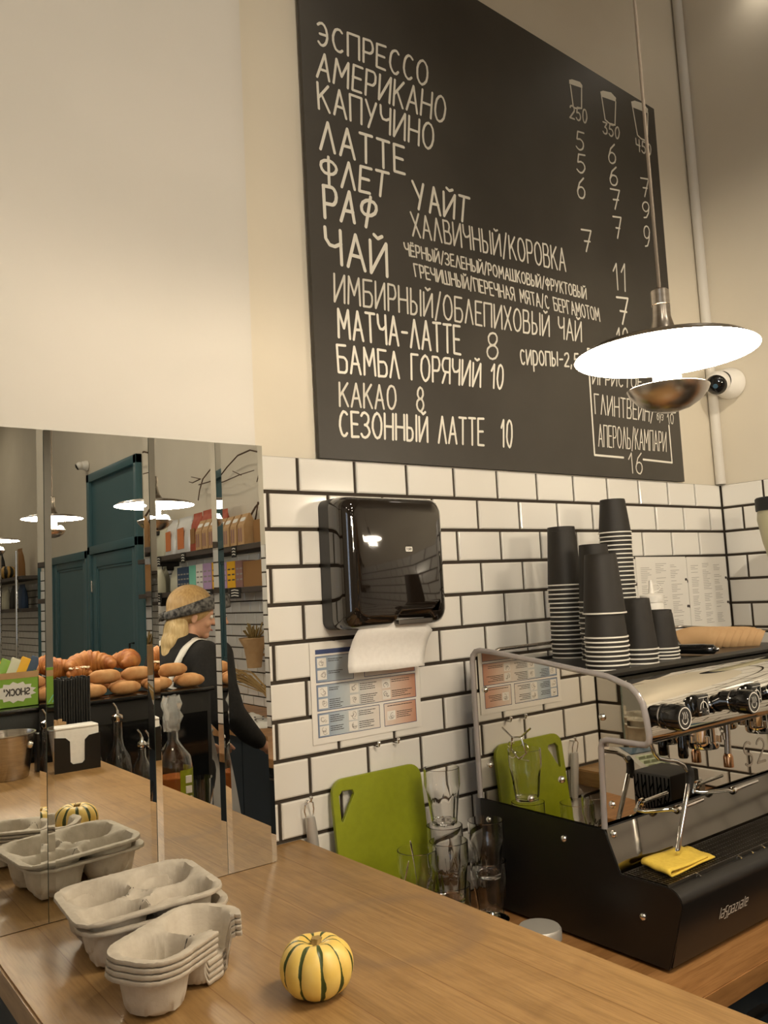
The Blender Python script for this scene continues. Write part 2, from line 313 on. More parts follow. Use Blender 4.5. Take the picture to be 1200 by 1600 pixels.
# ---------------------------------------------------------------- hand lettering
def _bowl(x0, x1, y0, y1, n=6):
    cy = (y0+y1)/2; ry = (y1-y0)/2; rx = min(x1-x0, ry*1.2)
    return [(x0, y1)] + [(x1-rx+rx*math.cos(a), cy+ry*math.sin(a)) for a in [PI/2-PI*i/n for i in range(n+1)]] + [(x0, y0)]
_O = arc(.5, .5, .5, .5, 90, 450, 14)
_C = arc(.55, .5, .5, .5, 50, 310, 11)
G = {
 'А': (.72, [[(0, 0), (.5, 1), (1, 0)], [(.2, .36), (.82, .36)]]),
 'Б': (.65, [[(.95, 1), (0, 1), (0, 0)], _bowl(0, 1, 0, .55)]),
 'В': (.62, [[(0, 0), (0, 1)], _bowl(0, .85, .53, 1), _bowl(0, 1, 0, .53)]),
 'Г': (.55, [[(0, 0), (0, 1), (1, 1)]]),
 'Е': (.55, [[(1, 1), (0, 1), (0, 0), (1, 0)], [(0, .52), (.85, .52)]]),
 'Ё': (.55, [[(1, .9), (0, .9), (0, 0), (1, 0)], [(0, .47), (.85, .47)], [(.25, 1.07), (.25, 1.13)], [(.75, 1.07), (.75, 1.13)]]),
 'З': (.6, [arc(.4, .75, .5, .25, 150, -90, 8) + arc(.4, .25, .58, .25, 90, -150, 8)]),
 'И': (.7, [[(0, 1), (0, 0), (1, 1), (1, 0)]]),
 'Й': (.7, [[(0, .95), (0, 0), (1, .95), (1, 0)], [(.25, 1.14), (.5, 1.06), (.75, 1.14)]]),
 'К': (.62, [[(0, 0), (0, 1)], [(.95, 1), (0, .42)], [(.3, .6), (1, 0)]]),
 'Л': (.68, [[(0, 0), (.5, 1), (1, 0)]]),
 'М': (.85, [[(0, 0), (.08, 1), (.5, .35), (.92, 1), (1, 0)]]),
 'Н': (.68, [[(0, 0), (0, 1)], [(1, 0), (1, 1)], [(0, .5), (1, .5)]]),
 'О': (.72, [_O]),
 'П': (.68, [[(0, 0), (0, 1), (1, 1), (1, 0)]]),
 'Р': (.58, [[(0, 0), (0, 1)], _bowl(0, 1, .45, 1)]),
 'С': (.65, [_C]),
 'Т': (.65, [[(0, 1), (1, 1)], [(.5, 1), (.5, 0)]]),
 'У': (.65, [[(0, 1), (.52, .42)], [(1, 1), (.25, 0)]]),
 'Ф': (.78, [arc(.5, .62, .5, .27, 90, 450, 12), [(.5, 1.02), (.5, -.05)]]),
 'Х': (.65, [[(0, 1), (1, 0)], [(1, 1), (0, 0)]]),
 'Ч': (.62, [[(0, 1), (.02, .68), (.25, .5), (.6, .5), (1, .62)], [(1, 1), (1, 0)]]),
 'Ш': (.9, [[(0, 1), (0, 0), (1, 0), (1, 1)], [(.5, 1), (.5, 0)]]),
 'Ы': (.8, [[(0, 1), (0, 0)], _bowl(0, .6, 0, .5), [(1, 1), (1, 0)]]),
 'Ь': (.58, [[(0, 1), (0, 0)], _bowl(0, 1, 0, .5)]),
 'Э': (.65, [arc(.45, .5, .5, .5, 130, -130, 11), [(.3, .5), (.92, .5)]]),
 'Я': (.62, [[(1, 0), (1, 1)], [(1-x, y) for x, y in _bowl(0, 1, .45, 1)], [(.5, .45), (0, 0)]]),
 'с': (.55, [_C]), 'и': (.6, [[(0, 1), (0, 0), (1, 1), (1, 0)]]), 'р': (.55, [[(0, -.45), (0, 1)], _bowl(0, 1, 0, 1)]),
 'о': (.6, [_O]), 'п': (.6, [[(0, 0), (0, 1), (1, 1), (1, 0)]]), 'ы': (.75, [[(0, 1), (0, 0)], _bowl(0, .6, 0, .55), [(1, 1), (1, 0)]]),
 'б': (.55, [arc(.5, .35, .5, .35, 90, 450, 10), [(0, .4), (.15, .85), (.9, 1.05)]]), 'у': (.55, [[(0, 1), (.5, .1)], [(1, 1), (.2, -.4)]]),
 'з': (.5, [arc(.4, .75, .5, .25, 150, -90, 6) + arc(.4, .25, .58, .25, 90, -150, 6)]),
 '0': (.55, [_O]), '1': (.32, [[(0, .7), (.8, 1), (.8, 0)]]),
 '2': (.6, [arc(.5, .72, .48, .28, 160, -25, 8) + [(0, 0), (1, 0)]]),
 '3': (.58, [[(.05, 1), (.95, 1), (.4, .58)] + arc(.4, .29, .55, .29, 80, -150, 8)]),
 '4': (.6, [[(0, 1), (0, .5), (1, .5)], [(.8, 1), (.8, 0)]]),
 '5': (.6, [[(.95, 1), (.2, 1), (.1, .56)] + arc(.42, .3, .52, .3, 110, -150, 9)]),
 '6': (.58, [[(.8, 1), (.3, .75), (.04, .35)] + arc(.5, .28, .48, .28, 170, 530, 12)]),
 '7': (.6, [[(0, 1), (1, 1), (.45, 0)], [(.25, .48), (.95, .48)]]),
 '8': (.6, [arc(.5, .76, .4, .24, -90, 270, 10), arc(.5, .26, .5, .26, 90, 450, 12)]),
 '9': (.58, [arc(.5, .7, .46, .3, 0, 360, 12) + [(.9, .35), (.6, .05), (.2, 0)]]),
 '/': (.45, [[(0, -.08), (1, 1.08)]]), '-': (.5, [[(.1, .5), (.95, .5)]]), ',': (.2, [[(.6, .08), (.2, -.18)]]), ' ': (.5, []),
 "'": (.25, [[(.5, 1.05), (.4, .75)]]),
 'T': (.7, [[(0, 1), (1, 1)], [(.5, 1), (.5, 0)]]), 'O': (.75, [_O]), 'R': (.65, [[(0, 0), (0, 1)], _bowl(0, 1, .45, 1), [(.4, .45), (1, 0)]]),
 'K': (.65, [[(0, 0), (0, 1)], [(.95, 1), (0, .42)], [(.3, .6), (1, 0)]]), 'H': (.7, [[(0, 0), (0, 1)], [(1, 0), (1, 1)], [(0, .5), (1, .5)]]), 'C': (.7, [_C]),
 'S': (.62, [arc(.5, .75, .46, .25, 40, 270, 8) + arc(.5, .25, .46, .25, 90, -140, 8)]),
 'I': (.2, [[(.5, 0), (.5, 1)]]), 'E': (.55, [[(1, 1), (0, 1), (0, 0), (1, 0)], [(0, .52), (.85, .52)]]),
 'P': (.6, [[(0, 0), (0, 1)], _bowl(0, 1, .45, 1)]),
 'l': (.22, [[(.5, 0), (.5, 1.35)]]), 'a': (.7, [[(0, 1), (1, 1), (1, 0)], [(1, .5), (0, .5), (0, 0), (1, 0)]]), 's': (.6, [[(1, 1.25), (0, 1.25), (0, .55), (.9, .55), (.9, -.3), (0, -.3)]]),
 'p': (.7, [[(0, -.35), (0, 1), (1, 1), (1, 0), (0, 0)]]), 'z': (.6, [[(0, 1), (1, 1), (0, 0), (1, 0)]]), 'i': (.22, [[(.5, 0), (.5, 1)]]), 'e': (.6, [[(0, .5), (1, .5), (1, 1), (0, 1), (0, 0), (1, 0)]]),
}
def text_lines(s, gap=0.2):
    """polylines of a line of writing in the unit square, left to right"""
    x = 0; out = []
    for ch in s:
        w, pl = G[ch]
        for l in pl: out.append([(x+px*w, py) for px, py in l])
        x += w + gap
    x -= gap
    return [[(px/x, py) for px, py in l] for l in out]
_lift = [0]
def stroke(bm, pts, w, nrm):
    """a flat ribbon with round ends and joints along 3D pts lying in a plane with normal nrm; each piece is a hair above the last"""
    nrm = Vector(nrm); pts = [Vector(p) for p in pts]
    def up_(): _lift[0] = (_lift[0]+1) % 24; return nrm*(_lift[0]*.000012)
    for i, (a, b) in enumerate(zip(pts, pts[1:])):
        d = b-a
        if d.length < 1e-6: continue
        s = d.normalized().cross(nrm)*w/2; k = up_()
        vs = [bm.verts.new(v+k) for v in (a+s, b+s, b-s, a-s)]; bm.faces.new(vs)
    e1 = nrm.orthogonal().normalized(); e2 = nrm.cross(e1)
    for p in pts:
        k_ = up_()
        vs = [bm.verts.new(p + k_ + w/2*(math.cos(2*PI*k/8)*e1 + math.sin(2*PI*k/8)*e2)) for k in range(8)]
        bm.faces.new(vs)
def text_on(bm, s, origin, eu, ev, width, height, sw, nrm, gap=0.2, jit=0.0):
    o = Vector(origin); eu = Vector(eu); ev = Vector(ev)
    for l in text_lines(s, gap):
        stroke(bm, [o + eu*(u*width) + ev*(v*height) for u, v in l], sw, nrm)
# ================================================================ the room
XR = 1.69; YM = -0.09; ZL1 = 1.8045; TW = 0.153; TH = 0.0805; ZT = 1.885; ZC = 1.0768; ZW = 0.855
CEIL = 4.3; YB = -12.0; XL = -3.4
struct('floor', box(XL-.1, XR+.1, YB-.1, .1, -.1, 0), M['floor'])
struct('ceiling', box(XL-.1, XR+.1, YB-.1, .1, CEIL, CEIL+.1), M['paint_grey'])
struct('wall_back', box(-.20, XR+.1, 0.006, .12, 0, CEIL), M['paint'])
struct('wall_pilaster', box(XL-.1, -.149, YM, .12, 0, CEIL), M['paint_grey'])
struct('wall_right', box(XR+.006, XR+.12, YB-.1, .006, 0, CEIL), M['paint'])
struct('wall_rear', box(XL-.1, XR+.1, YB-.12, YB, 0, CEIL), M['paint_grey'])
# left wall with a street window
def wall_with_hole():
    bm = bm_()
    bx(bm, XL-.12, XL, YB, -4.2, 0, CEIL); bx(bm, XL-.12, XL, -2.6, YM, 0, CEIL)
    bx(bm, XL-.12, XL, -4.2, -2.6, 0, .9); bx(bm, XL-.12, XL, -4.2, -2.6, 2.9, CEIL); return bm
struct('wall_left', wall_with_hole(), M['paint_grey'])
wfr = bm_()
for a in ((-4.2, -4.14, .9, 2.9), (-2.66, -2.6, .9, 2.9), (-4.14, -2.66, .9, .96), (-4.14, -2.66, 2.84, 2.9), (-3.43, -3.37, .96, 2.84)): bx(wfr, XL-.09, XL-.03, *a)
w1 = struct('window_1', wfr, M['white_plastic'])
obj('window_pane', box(XL-.065, XL-.06, -4.14, -2.66, .96, 2.84), M['glass'], w1, world=False)

# glazed brick tiles: individual bevelled tiles in one mesh per wall
def tile(bm, o, eu, en, u0, u1, z0, z1, g=0.0042, d=0.006, bv=0.003):
    if u1-u0 < 0.02: return
    u0 += g; u1 -= g; z0 += g; z1 -= g
    def P(u, z, n): return bm.verts.new(o + eu*u + Vector((0, 0, z)) + en*n)
    a = [P(u0, z0, -.004), P(u1, z0, -.004), P(u1, z1, -.004), P(u0, z1, -.004)]
    m = [P(u0, z0, d-.002), P(u1, z0, d-.002), P(u1, z1, d-.002), P(u0, z1, d-.002)]
    t = [P(u0+bv, z0+bv, d), P(u1-bv, z0+bv, d), P(u1-bv, z1-bv, d), P(u0+bv, z1-bv, d)]
    for q, r in ((a, m), (m, t)):
        for i in range(4): bm.faces.new((q[i], q[(i+1) % 4], r[(i+1) % 4], r[i]))
    bm.faces.new(t)
def tile_field(o, eu, en, u0, u1, zlo, phase):
    bm = bm_(); r = -1
    while True:
        z1 = ZL1 - r*TH; z0 = z1 - TH; z1 = min(z1, ZT)
        if z1 < zlo+.01: break
        off = (0 if r % 2 else 0.5)*TW + phase
        k = math.floor((u0-off)/TW)
        while off + k*TW < u1:
            tile(bm, o, eu, en, max(u0, off+k*TW), min(u1, off+(k+1)*TW), max(z0, zlo), z1); k += 1
        r += 1
    bmesh.ops.recalc_face_normals(bm, faces=bm.faces); return bm
gb = struct('trim_1', box(-.145, XR+.004, 0.0, .0065, ZW-.04, ZT-.003), M['grout'])
obj('wall_tiles', tile_field(Vector((0, 0, 0)), Vector((1, 0, 0)), Vector((0, -1, 0)), -.142, 11*TW, ZW, 0), M['tile'], gb, world=False)
gr = struct('trim_2', box(XR, XR+.0065, -5.38, -.001, ZW-.04, ZT-.003), M['grout'])
obj('wall_tiles', tile_field(Vector((XR, 0, 0)), Vector((0, -1, 0)), Vector((-1, 0, 0)), .004, 5.38, ZW, 0), M['tile'], gr, world=False)
gf = struct('trim_3', box(XR, XR+.0065, -11.6, -8.25, ZW-.04, ZT-.003), M['grout'])
obj('wall_tiles', tile_field(Vector((XR, 0, 0)), Vector((0, -1, 0)), Vector((-1, 0, 0)), 8.25, 11.6, ZW, 0), M['tile'], gf, world=False)
gp = struct('trim_4', box(-.1495, -.146, YM+.002, .006, 0.8, ZT), M['grout'])
obj('wall_tiles', tile_field(Vector((-.146, 0, 0)), Vector((0, -1, 0)), Vector((1, 0, 0)), .004, .088, ZC, 0), M['tile'], gp, world=False)
# white cable duct up the corner
struct('trim_5', tube(bm_(), [(XR-.012, -.012, ZT), (XR-.012, -.012, CEIL)], .017, 12), M['paint_grey'], smooth=50)

# ---------------------------------------------------------------- mirror strips on the pilaster
def mirror_strip(name, x0, x1, label, yaw=0.0, tilt=0.0):
    """one tall mirror with bevelled long edges; its face is at y = YM-0.006 looking to -y"""
    z0, z1 = ZC+.0012, 1.883; bw = .0115; t = .0008; bm = bm_(); yf = -.006
    cx = (x0+x1)/2
    xs = [x0-cx+.0006, x0-cx+bw, x1-cx-bw, x1-cx-.0006]; ys = [yf+t, yf, yf, yf+t]
    F = [[bm.verts.new((xx, yy, z)) for xx, yy in zip(xs, ys)] for z in (z0, z1)]
    for i in range(3): bm.faces.new((F[0][i], F[0][i+1], F[1][i+1], F[1][i]))
    B = [[bm.verts.new((xx, -.0003, z)) for xx in (xs[0], xs[3])] for z in (z0, z1)]
    fs = [bm.faces.new((B[0][0], F[0][0], F[1][0], B[1][0])), bm.faces.new((F[0][3], B[0][1], B[1][1], F[1][3])),
          bm.faces.new((F[1][0], F[1][1], F[1][2], F[1][3], B[1][1], B[1][0])), bm.faces.new((F[0][3], F[0][2], F[0][1], F[0][0], B[0][0], B[0][1])), bm.faces.new((B[0][1], B[0][0], B[1][0], B[1][1]))]
    for f in fs: f.material_index = 1
    o = obj(name, bm, [M['mirror'], M['mirror_edge']])
    o.location = (cx, YM, 0); o.rotation_euler = (0, 0, yaw)
    tag(o, label, 'mirror'); return o
mirror_strip('mirror_strip', -.137-.1027, -.137, 'narrowest mirror strip, rightmost, its edge against the white tiles', yaw=math.radians(-.7))
mirror_strip('mirror_strip', -.373, -.2397, 'mirror strip next to the narrowest one, reflecting the blonde barista')
mirror_strip('mirror_strip', -.557, -.373, 'wide mirror strip reflecting the teal doors and the croissants')
mirror_strip('mirror_strip', -.741, -.557, 'leftmost mirror strip, cut by the left edge of the photo, showing a green box')

# ---------------------------------------------------------------- bar counter and worktops
bar = thing('bar_counter', 'thick oak plank bar counter running out from the mirrors', 'counter', (-.345, -.85, 0))
bm = prism(bm_(), [(-.027, -.001), (-.142, -.001), (-.142, YM-.001), (-.656, YM-.001), (-.656, -1.6), (-.027, -1.6)], 'xy', ZC-.042, ZC)
bmesh.ops.bevel(bm, geom=[e for e in bm.edges], offset=.003, segments=2, affect='EDGES')
bo = obj('counter_top', bm, M['oak'], None, smooth=40); bo.parent = bar; bo.matrix_parent_inverse = Matrix.Translation(-bar.location)
obj('base_panel', box(-.642, -.095, -1.58, YM-.004, 0, ZC-.0425), M['navy'], bar)
wt = thing('worktop', 'low beech block worktop behind the bar under the coffee machine', 'worktop', (.8, -.4, 0))
bm = prism(bm_(), [(-.085, -.001), (XR-.007, -.001), (XR-.007, -4.6), (1.15, -4.6), (1.15, -.655), (.27, -.655), (.27, -1.6), (-.085, -1.6)], 'xy', ZW-.04, ZW)
bmesh.ops.bevel(bm, geom=[e for e in bm.edges], offset=.002, segments=2, affect='EDGES')
wo = obj('top', bm, M['beech'], None, smooth=40); wo.parent = wt; wo.matrix_parent_inverse = Matrix.Translation(-wt.location)
def cabinet(label, x0, x1, y0, y1, axis, n):
    t = thing('base_cabinet', label, 'cabinet', ((x0+x1)/2, (y0+y1)/2, 0))
    obj('body', box(x0, x1, y0, y1, 0, ZW-.041), M['navy'], t)
    for k in range(n):
        if axis == 'y-':
            a = x0+(x1-x0)*k/n; b = x0+(x1-x0)*(k+1)/n
            d = obj('door', box(a+.004, b-.004, y0-.018, y0, .1, ZW-.06, .003), M['navy'], t)
            obj('handle', box((a+b)/2-.06, (a+b)/2+.06, y0-.035, y0-.019, ZW-.11, ZW-.1), M['dark_steel'], d)
        else:
            a = y0+(y1-y0)*k/n; b = y0+(y1-y0)*(k+1)/n
            d = obj('door', box(x0-.018, x0, a+.004, b-.004, .1, ZW-.06, .003), M['navy'], t)
            obj('handle', box(x0-.035, x0-.019, (a+b)/2-.06, (a+b)/2+.06, ZW-.11, ZW-.1), M['dark_steel'], d)
cabinet('dark base cabinet below the coffee machine worktop', .35, 1.185, -.60, -.02, 'y-', 2)
cabinet('long dark base cabinet along the tiled right wall, behind the barista', 1.23, XR-.01, -4.55, -.03, 'x-', 6)

# ---------------------------------------------------------------- chalkboard menu
cb = thing('chalkboard', 'large black chalkboard coffee menu with handwritten white prices', 'chalkboard', (.76, -.001, 1.882))
obj('board', prism(bm_(), [(.0548, 1.8835), (1.4643, 1.886), (1.474, 3.171), (.053, 3.262)], 'xz', -.001, -.0115), M['chalkboard'], cb)
NY = (0, -1, 0)
MENU = [
    ('ЭСПРЕССО', (0.0987, 2.9386), (0.0976, 2.8814), (0.4495, 2.9621), (0.4399, 2.8927), 0.0063),
    ('АМЕРИКАНО', (0.1001, 2.8597), (0.0932, 2.7961), (0.5063, 2.8831), (0.4936, 2.807), 0.0063),
    ('КАПУЧИНО', (0.0943, 2.7821), (0.0945, 2.7168), (0.4567, 2.7918), (0.4468, 2.7182), 0.0063),
    ('ЛАТТЕ', (0.0984, 2.6895), (0.0947, 2.6172), (0.3493, 2.6979), (0.3464, 2.6257), 0.0073),
    ('ФЛЕТ', (0.0921, 2.6007), (0.0923, 2.5366), (0.2946, 2.6131), (0.2825, 2.5484), 0.0073),
    ('УАЙТ', (0.3706, 2.6137), (0.3782, 2.5426), (0.5682, 2.6187), (0.5531, 2.5488), 0.0073),
    ('РАФ', (0.0972, 2.5286), (0.0984, 2.4511), (0.258, 2.5355), (0.2378, 2.4622), 0.0084),
    ('ХАЛВИЧНЫЙ/КОРОВКА', (0.3594, 2.5278), (0.3625, 2.4681), (0.9476, 2.5602), (0.9458, 2.4912), 0.0052),
    ('ЧАЙ', (0.0965, 2.4275), (0.0964, 2.3459), (0.2748, 2.4301), (0.2732, 2.3438), 0.0084),
    ('ЧЁРНЫЙ/ЗЕЛЕНЫЙ/РОМАШКОВЫЙ/ФРУКТОВЫЙ', (0.3319, 2.4428), (0.3338, 2.4118), (1.032, 2.4567), (1.031, 2.4228), 0.0042),
    ('ГРЕЧИШНЫЙ/ПЕРЕЧНАЯ МЯТА/С БЕРГАМОТОМ', (0.3593, 2.3939), (0.3633, 2.3615), (1.0857, 2.4024), (1.0886, 2.3628), 0.0042),
    ('ИМБИРНЫЙ/ОБЛЕПИХОВЫЙ ЧАЙ', (0.1163, 2.3192), (0.1144, 2.253), (0.999, 2.3484), (0.9933, 2.2851), 0.0052),
    ('МАТЧА-ЛАТТЕ', (0.1206, 2.2365), (0.1205, 2.1687), (0.5041, 2.2549), (0.5003, 2.1802), 0.0063),
    ('8', (0.6031, 2.2529), (0.5967, 2.1803), (0.6444, 2.2592), (0.6377, 2.1857), 0.0052),
    ('БАМБЛ ГОРЯЧИЙ 10', (0.1141, 2.1504), (0.1159, 2.0866), (0.657, 2.1706), (0.6473, 2.1042), 0.0058),
    ('КАКАО  8', (0.117, 2.0617), (0.1151, 2.0072), (0.3698, 2.0771), (0.3654, 2.017), 0.0052),
    ('СЕЗОННЫЙ ЛАТТЕ  10', (0.1126, 1.9942), (0.1112, 1.9372), (0.6761, 2.0211), (0.6692, 1.9471), 0.0058),
    ('сиропы-2,5', (0.7252, 2.2233), (0.7264, 2.183), (0.973, 2.2455), (0.9686, 2.2064), 0.0052),
    ('ИГРИСТОЕ', (1.0335, 2.2009), (1.0304, 2.1616), (1.2784, 2.2145), (1.2697, 2.1743), 0.0042),
    ('ГЛИНТВЕЙН/', (1.0343, 2.132), (1.0318, 2.0727), (1.3314, 2.1332), (1.3196, 2.072), 0.0042),
    ('буз', (1.3406, 2.1008), (1.3397, 2.0799), (1.3767, 2.0999), (1.3722, 2.0806), 0.0026),
    ('15', (1.3948, 2.1415), (1.3911, 2.1159), (1.4448, 2.1444), (1.4411, 2.1184), 0.0032),
    ('10', (1.395, 2.1036), (1.399, 2.0724), (1.4323, 2.107), (1.4274, 2.0735), 0.0032),
    ('АПЕРОЛЬ/КАМПАРИ', (1.0412, 2.0398), (1.0361, 1.9742), (1.3822, 2.0428), (1.3753, 1.9798), 0.0037),
    ('16', (1.1739, 1.9613), (1.1759, 1.9031), (1.2487, 1.9669), (1.2381, 1.9), 0.0042),
    ('250', (1.0227, 3.035), (1.0198, 2.9926), (1.1047, 3.0453), (1.0995, 3.0), 0.0052),
    ('350', (1.1814, 3.0318), (1.1803, 2.9929), (1.2674, 3.038), (1.2599, 2.9966), 0.0052),
    ('450', (1.352, 3.0282), (1.3519, 2.986), (1.4367, 3.0298), (1.4301, 2.9897), 0.0052),
    ('5', (1.043, 2.9576), (1.0403, 2.8979), (1.0823, 2.9625), (1.0754, 2.9021), 0.0052),
    ('5', (1.0386, 2.883), (1.0348, 2.8224), (1.0797, 2.8888), (1.0727, 2.828), 0.0052),
    ('6', (1.0297, 2.8034), (1.0269, 2.7388), (1.0696, 2.8115), (1.0619, 2.7437), 0.0052),
    ('7', (1.0321, 2.6401), (1.0334, 2.5728), (1.0778, 2.6455), (1.0667, 2.576), 0.0052),
    ('6', (1.2003, 2.9647), (1.1954, 2.898), (1.2404, 2.9724), (1.2319, 2.9043), 0.0052),
    ('6', (1.1971, 2.8855), (1.1928, 2.8239), (1.2405, 2.8947), (1.2326, 2.8316), 0.0052),
    ('7', (1.1928, 2.8112), (1.1961, 2.7465), (1.2398, 2.8181), (1.2259, 2.7518), 0.0052),
    ('7', (1.1951, 2.7197), (1.2005, 2.6516), (1.2358, 2.7266), (1.2202, 2.6542), 0.0052),
    ('7', (1.3612, 2.8934), (1.3639, 2.8301), (1.4049, 2.9009), (1.3889, 2.8344), 0.0047),
    ('9', (1.358, 2.8121), (1.3539, 2.7552), (1.3986, 2.818), (1.3894, 2.7608), 0.0047),
    ('9', (1.3536, 2.7274), (1.3498, 2.6574), (1.3892, 2.733), (1.3793, 2.6606), 0.0047),
    ('11', (1.1735, 2.5626), (1.1727, 2.4789), (1.2393, 2.5731), (1.2311, 2.4835), 0.0052),
    ('7', (1.1791, 2.4541), (1.1848, 2.3722), (1.2381, 2.461), (1.2169, 2.3722), 0.0063),
    ('10', (1.1665, 2.353), (1.1647, 2.2877), (1.2254, 2.3621), (1.2168, 2.295), 0.0052),
]

def board_line(s, tl, bl, tr, br, sw):
    words = []; cur = None; x = 0.0; gap = .26
    for ch in s:
        w, pl = G[ch]
        if ch == ' ': cur = None
        else:
            if cur is None: cur = []; words.append(cur)
            cur += [[(x+px*w, py) for px, py in l] for l in pl]
        x += w + gap
    x -= gap
    for wd in words:
        bm = bm_()
        for l in wd:
            pts = []
            for u, v in l:
                u /= x
                X = (1-u)*((1-v)*bl[0]+v*tl[0]) + u*((1-v)*br[0]+v*tr[0]); Z = (1-u)*((1-v)*bl[1]+v*tl[1]) + u*((1-v)*br[1]+v*tr[1])
                pts.append((X + random.uniform(-.0007, .0007), -.0122, Z + random.uniform(-.0007, .0007)))
            stroke(bm, pts, sw*1.05, NY)
        obj('chalk_lettering', bm, M['chalk_faint' if sw < .0055 else 'chalk'], cb)
for row in MENU: board_line(*row)
for l in ([(1.0191, 2.2673), (1.014, 1.9468)], [(1.014, 1.9468), (1.1501, 1.9471)], [(1.2493, 1.9468), (1.4018, 1.9449)], [(1.4018, 1.9449), (1.4016, 2.0663)], [(1.0191, 2.2673), (1.2761, 2.2722)], [(1.3867, 2.1092), (1.4439, 2.1132)]):
    bm = bm_(); stroke(bm, [(x, -.0122, z) for x, z in l], .0062, NY); obj('chalk_line', bm, M['chalk'], cb)
for body, lid in (([(1.0336, 3.1029), (1.0396, 3.034), (1.0497, 3.0332), (1.08, 3.0432), (1.0877, 3.1109)], [(1.0295, 3.1192), (1.0429, 3.1257), (1.0516, 3.127), (1.0821, 3.1306), (1.0926, 3.1234), (1.0915, 3.1134), (1.0289, 3.106)]),
                  ([(1.1865, 3.1193), (1.1955, 3.0428), (1.2159, 3.0371), (1.245, 3.0401), (1.2594, 3.1254)], [(1.1818, 3.1331), (1.1964, 3.1412), (1.2389, 3.1496), (1.2629, 3.1391), (1.2594, 3.1254), (1.1844, 3.1174)]),
                  ([(1.35, 3.1367), (1.3643, 3.043), (1.3831, 3.0361), (1.4183, 3.0372), (1.435, 3.1454)], [(1.3444, 3.1539), (1.3654, 3.1642), (1.4109, 3.1698), (1.4379, 3.1593), (1.4345, 3.142), (1.347, 3.1357)])):
    bm = bm_(); stroke(bm, [(x, -.0119, z) for x, z in body], .0052, NY)
    f = bm.faces.new([bm.verts.new((x, -.0120, z)) for x, z in lid]); f.normal_update()
    if f.normal.y > 0: f.normal_flip()
    obj('chalk_cup_drawing', bm, M['chalk'], cb)

# ---------------------------------------------------------------- pendant lamps
def make_pendant(name, label, loc):
    t = thing(name, label, 'pendant lamp', loc, group=None)
    W = False
    bm = bm_(); R = .1120
    lathe(bm, [(.012, .013), (.04, .0125), (.072, .0095), (.101, .0035), (R, -.004), (R+.0006, -.0048)], 64)
    lathe(bm, [(.0115, .0135), (.011, .03)], 24)
    obj('dish', bm, M['brushed'], t, smooth=60, world=W)
    bm = bm_(); lathe(bm, [(R+.0004, -.0050), (.101, .0018), (.072, .0078), (.04, .0108), (.0, .0112)], 64)
    obj('dish_underside', bm, M['dish_glow'], t, smooth=180, world=W)
    bm = bm_(); lathe(bm, [(.030, .0125), (.022, .018), (.0155, .028), (.0115, .044), (.0105, .060)], 28); obj('neck', bm, M['brushed'], t, smooth=60, world=W)
    bm = bm_(); lathe(bm, [(.0115, .0605), (.0115, .079), (.009, .081), (.003, .081)], 24, cap0=True); obj('cable_cap', bm, M['brushed'], t, smooth=40, world=W)
    bm = bm_(); lathe(bm, [(0.0, -0.0787), (0.0112, -0.0782), (0.026, -0.0735), (0.0391, -0.0654), (0.0474, -0.0559), (0.0507, -0.0488), (0.0498, -0.0483), (0.0465, -0.0549), (0.0372, -0.0644), (0.0242, -0.0716), (0.0, -0.0754)], 48)
    obj('bowl', bm, M['brushed'], t, smooth=70, world=W)
    bm = bm_(); lathe(bm, [(.0175, .008), (.0175, -.0510)], 28); lathe(bm, [(0, -.0510), (.0175, -.0510)], 28); obj('light_tube', bm, M['lamp_glow'], t, smooth=60, world=W)
    h = CEIL - loc[2]
    obj('cable', tube(bm_(), [(0, 0, .079), (0, 0, h)], .0022, 8), M['cable'], t, smooth=60, world=W)
    bm = bm_(); lathe(bm, [(.05, h), (.05, h-.02), (.0, h-.025)], 24); obj('ceiling_rose', bm, M['brushed'], t, smooth=40, world=W)
    for k in range(3):
        a = 2*PI*k/3 + .5
        ld = bpy.data.lights.new('bulb', 'POINT'); ld.energy = PENDANT_W/3; ld.color = WARM; ld.shadow_soft_size = .014
        lo = bpy.data.objects.new('bulb', ld); COL.objects.link(lo); lo.parent = t; lo.location = (.028*math.cos(a), .028*math.sin(a), -.046)
    return t
make_pendant('pendant_lamp', 'pendant lamp with white lit dish and small steel bowl, in front of the chalkboard', (-.024, -.945, 1.866))
make_pendant('pendant_lamp', 'middle pendant of the row, reflected in the wide mirror near the teal door', (-.03, -1.96, 1.93))
make_pendant('pendant_lamp', 'farthest pendant of the row, reflected at the left edge of the photo', (-.03, -2.94, 1.92))

make_pendant('pendant_lamp', 'unseen pendant lamp added over the service side to brighten the tiled corner', (.95, -1.30, 1.95))  # unseen pendant, added as fill light for the right-hand tiles

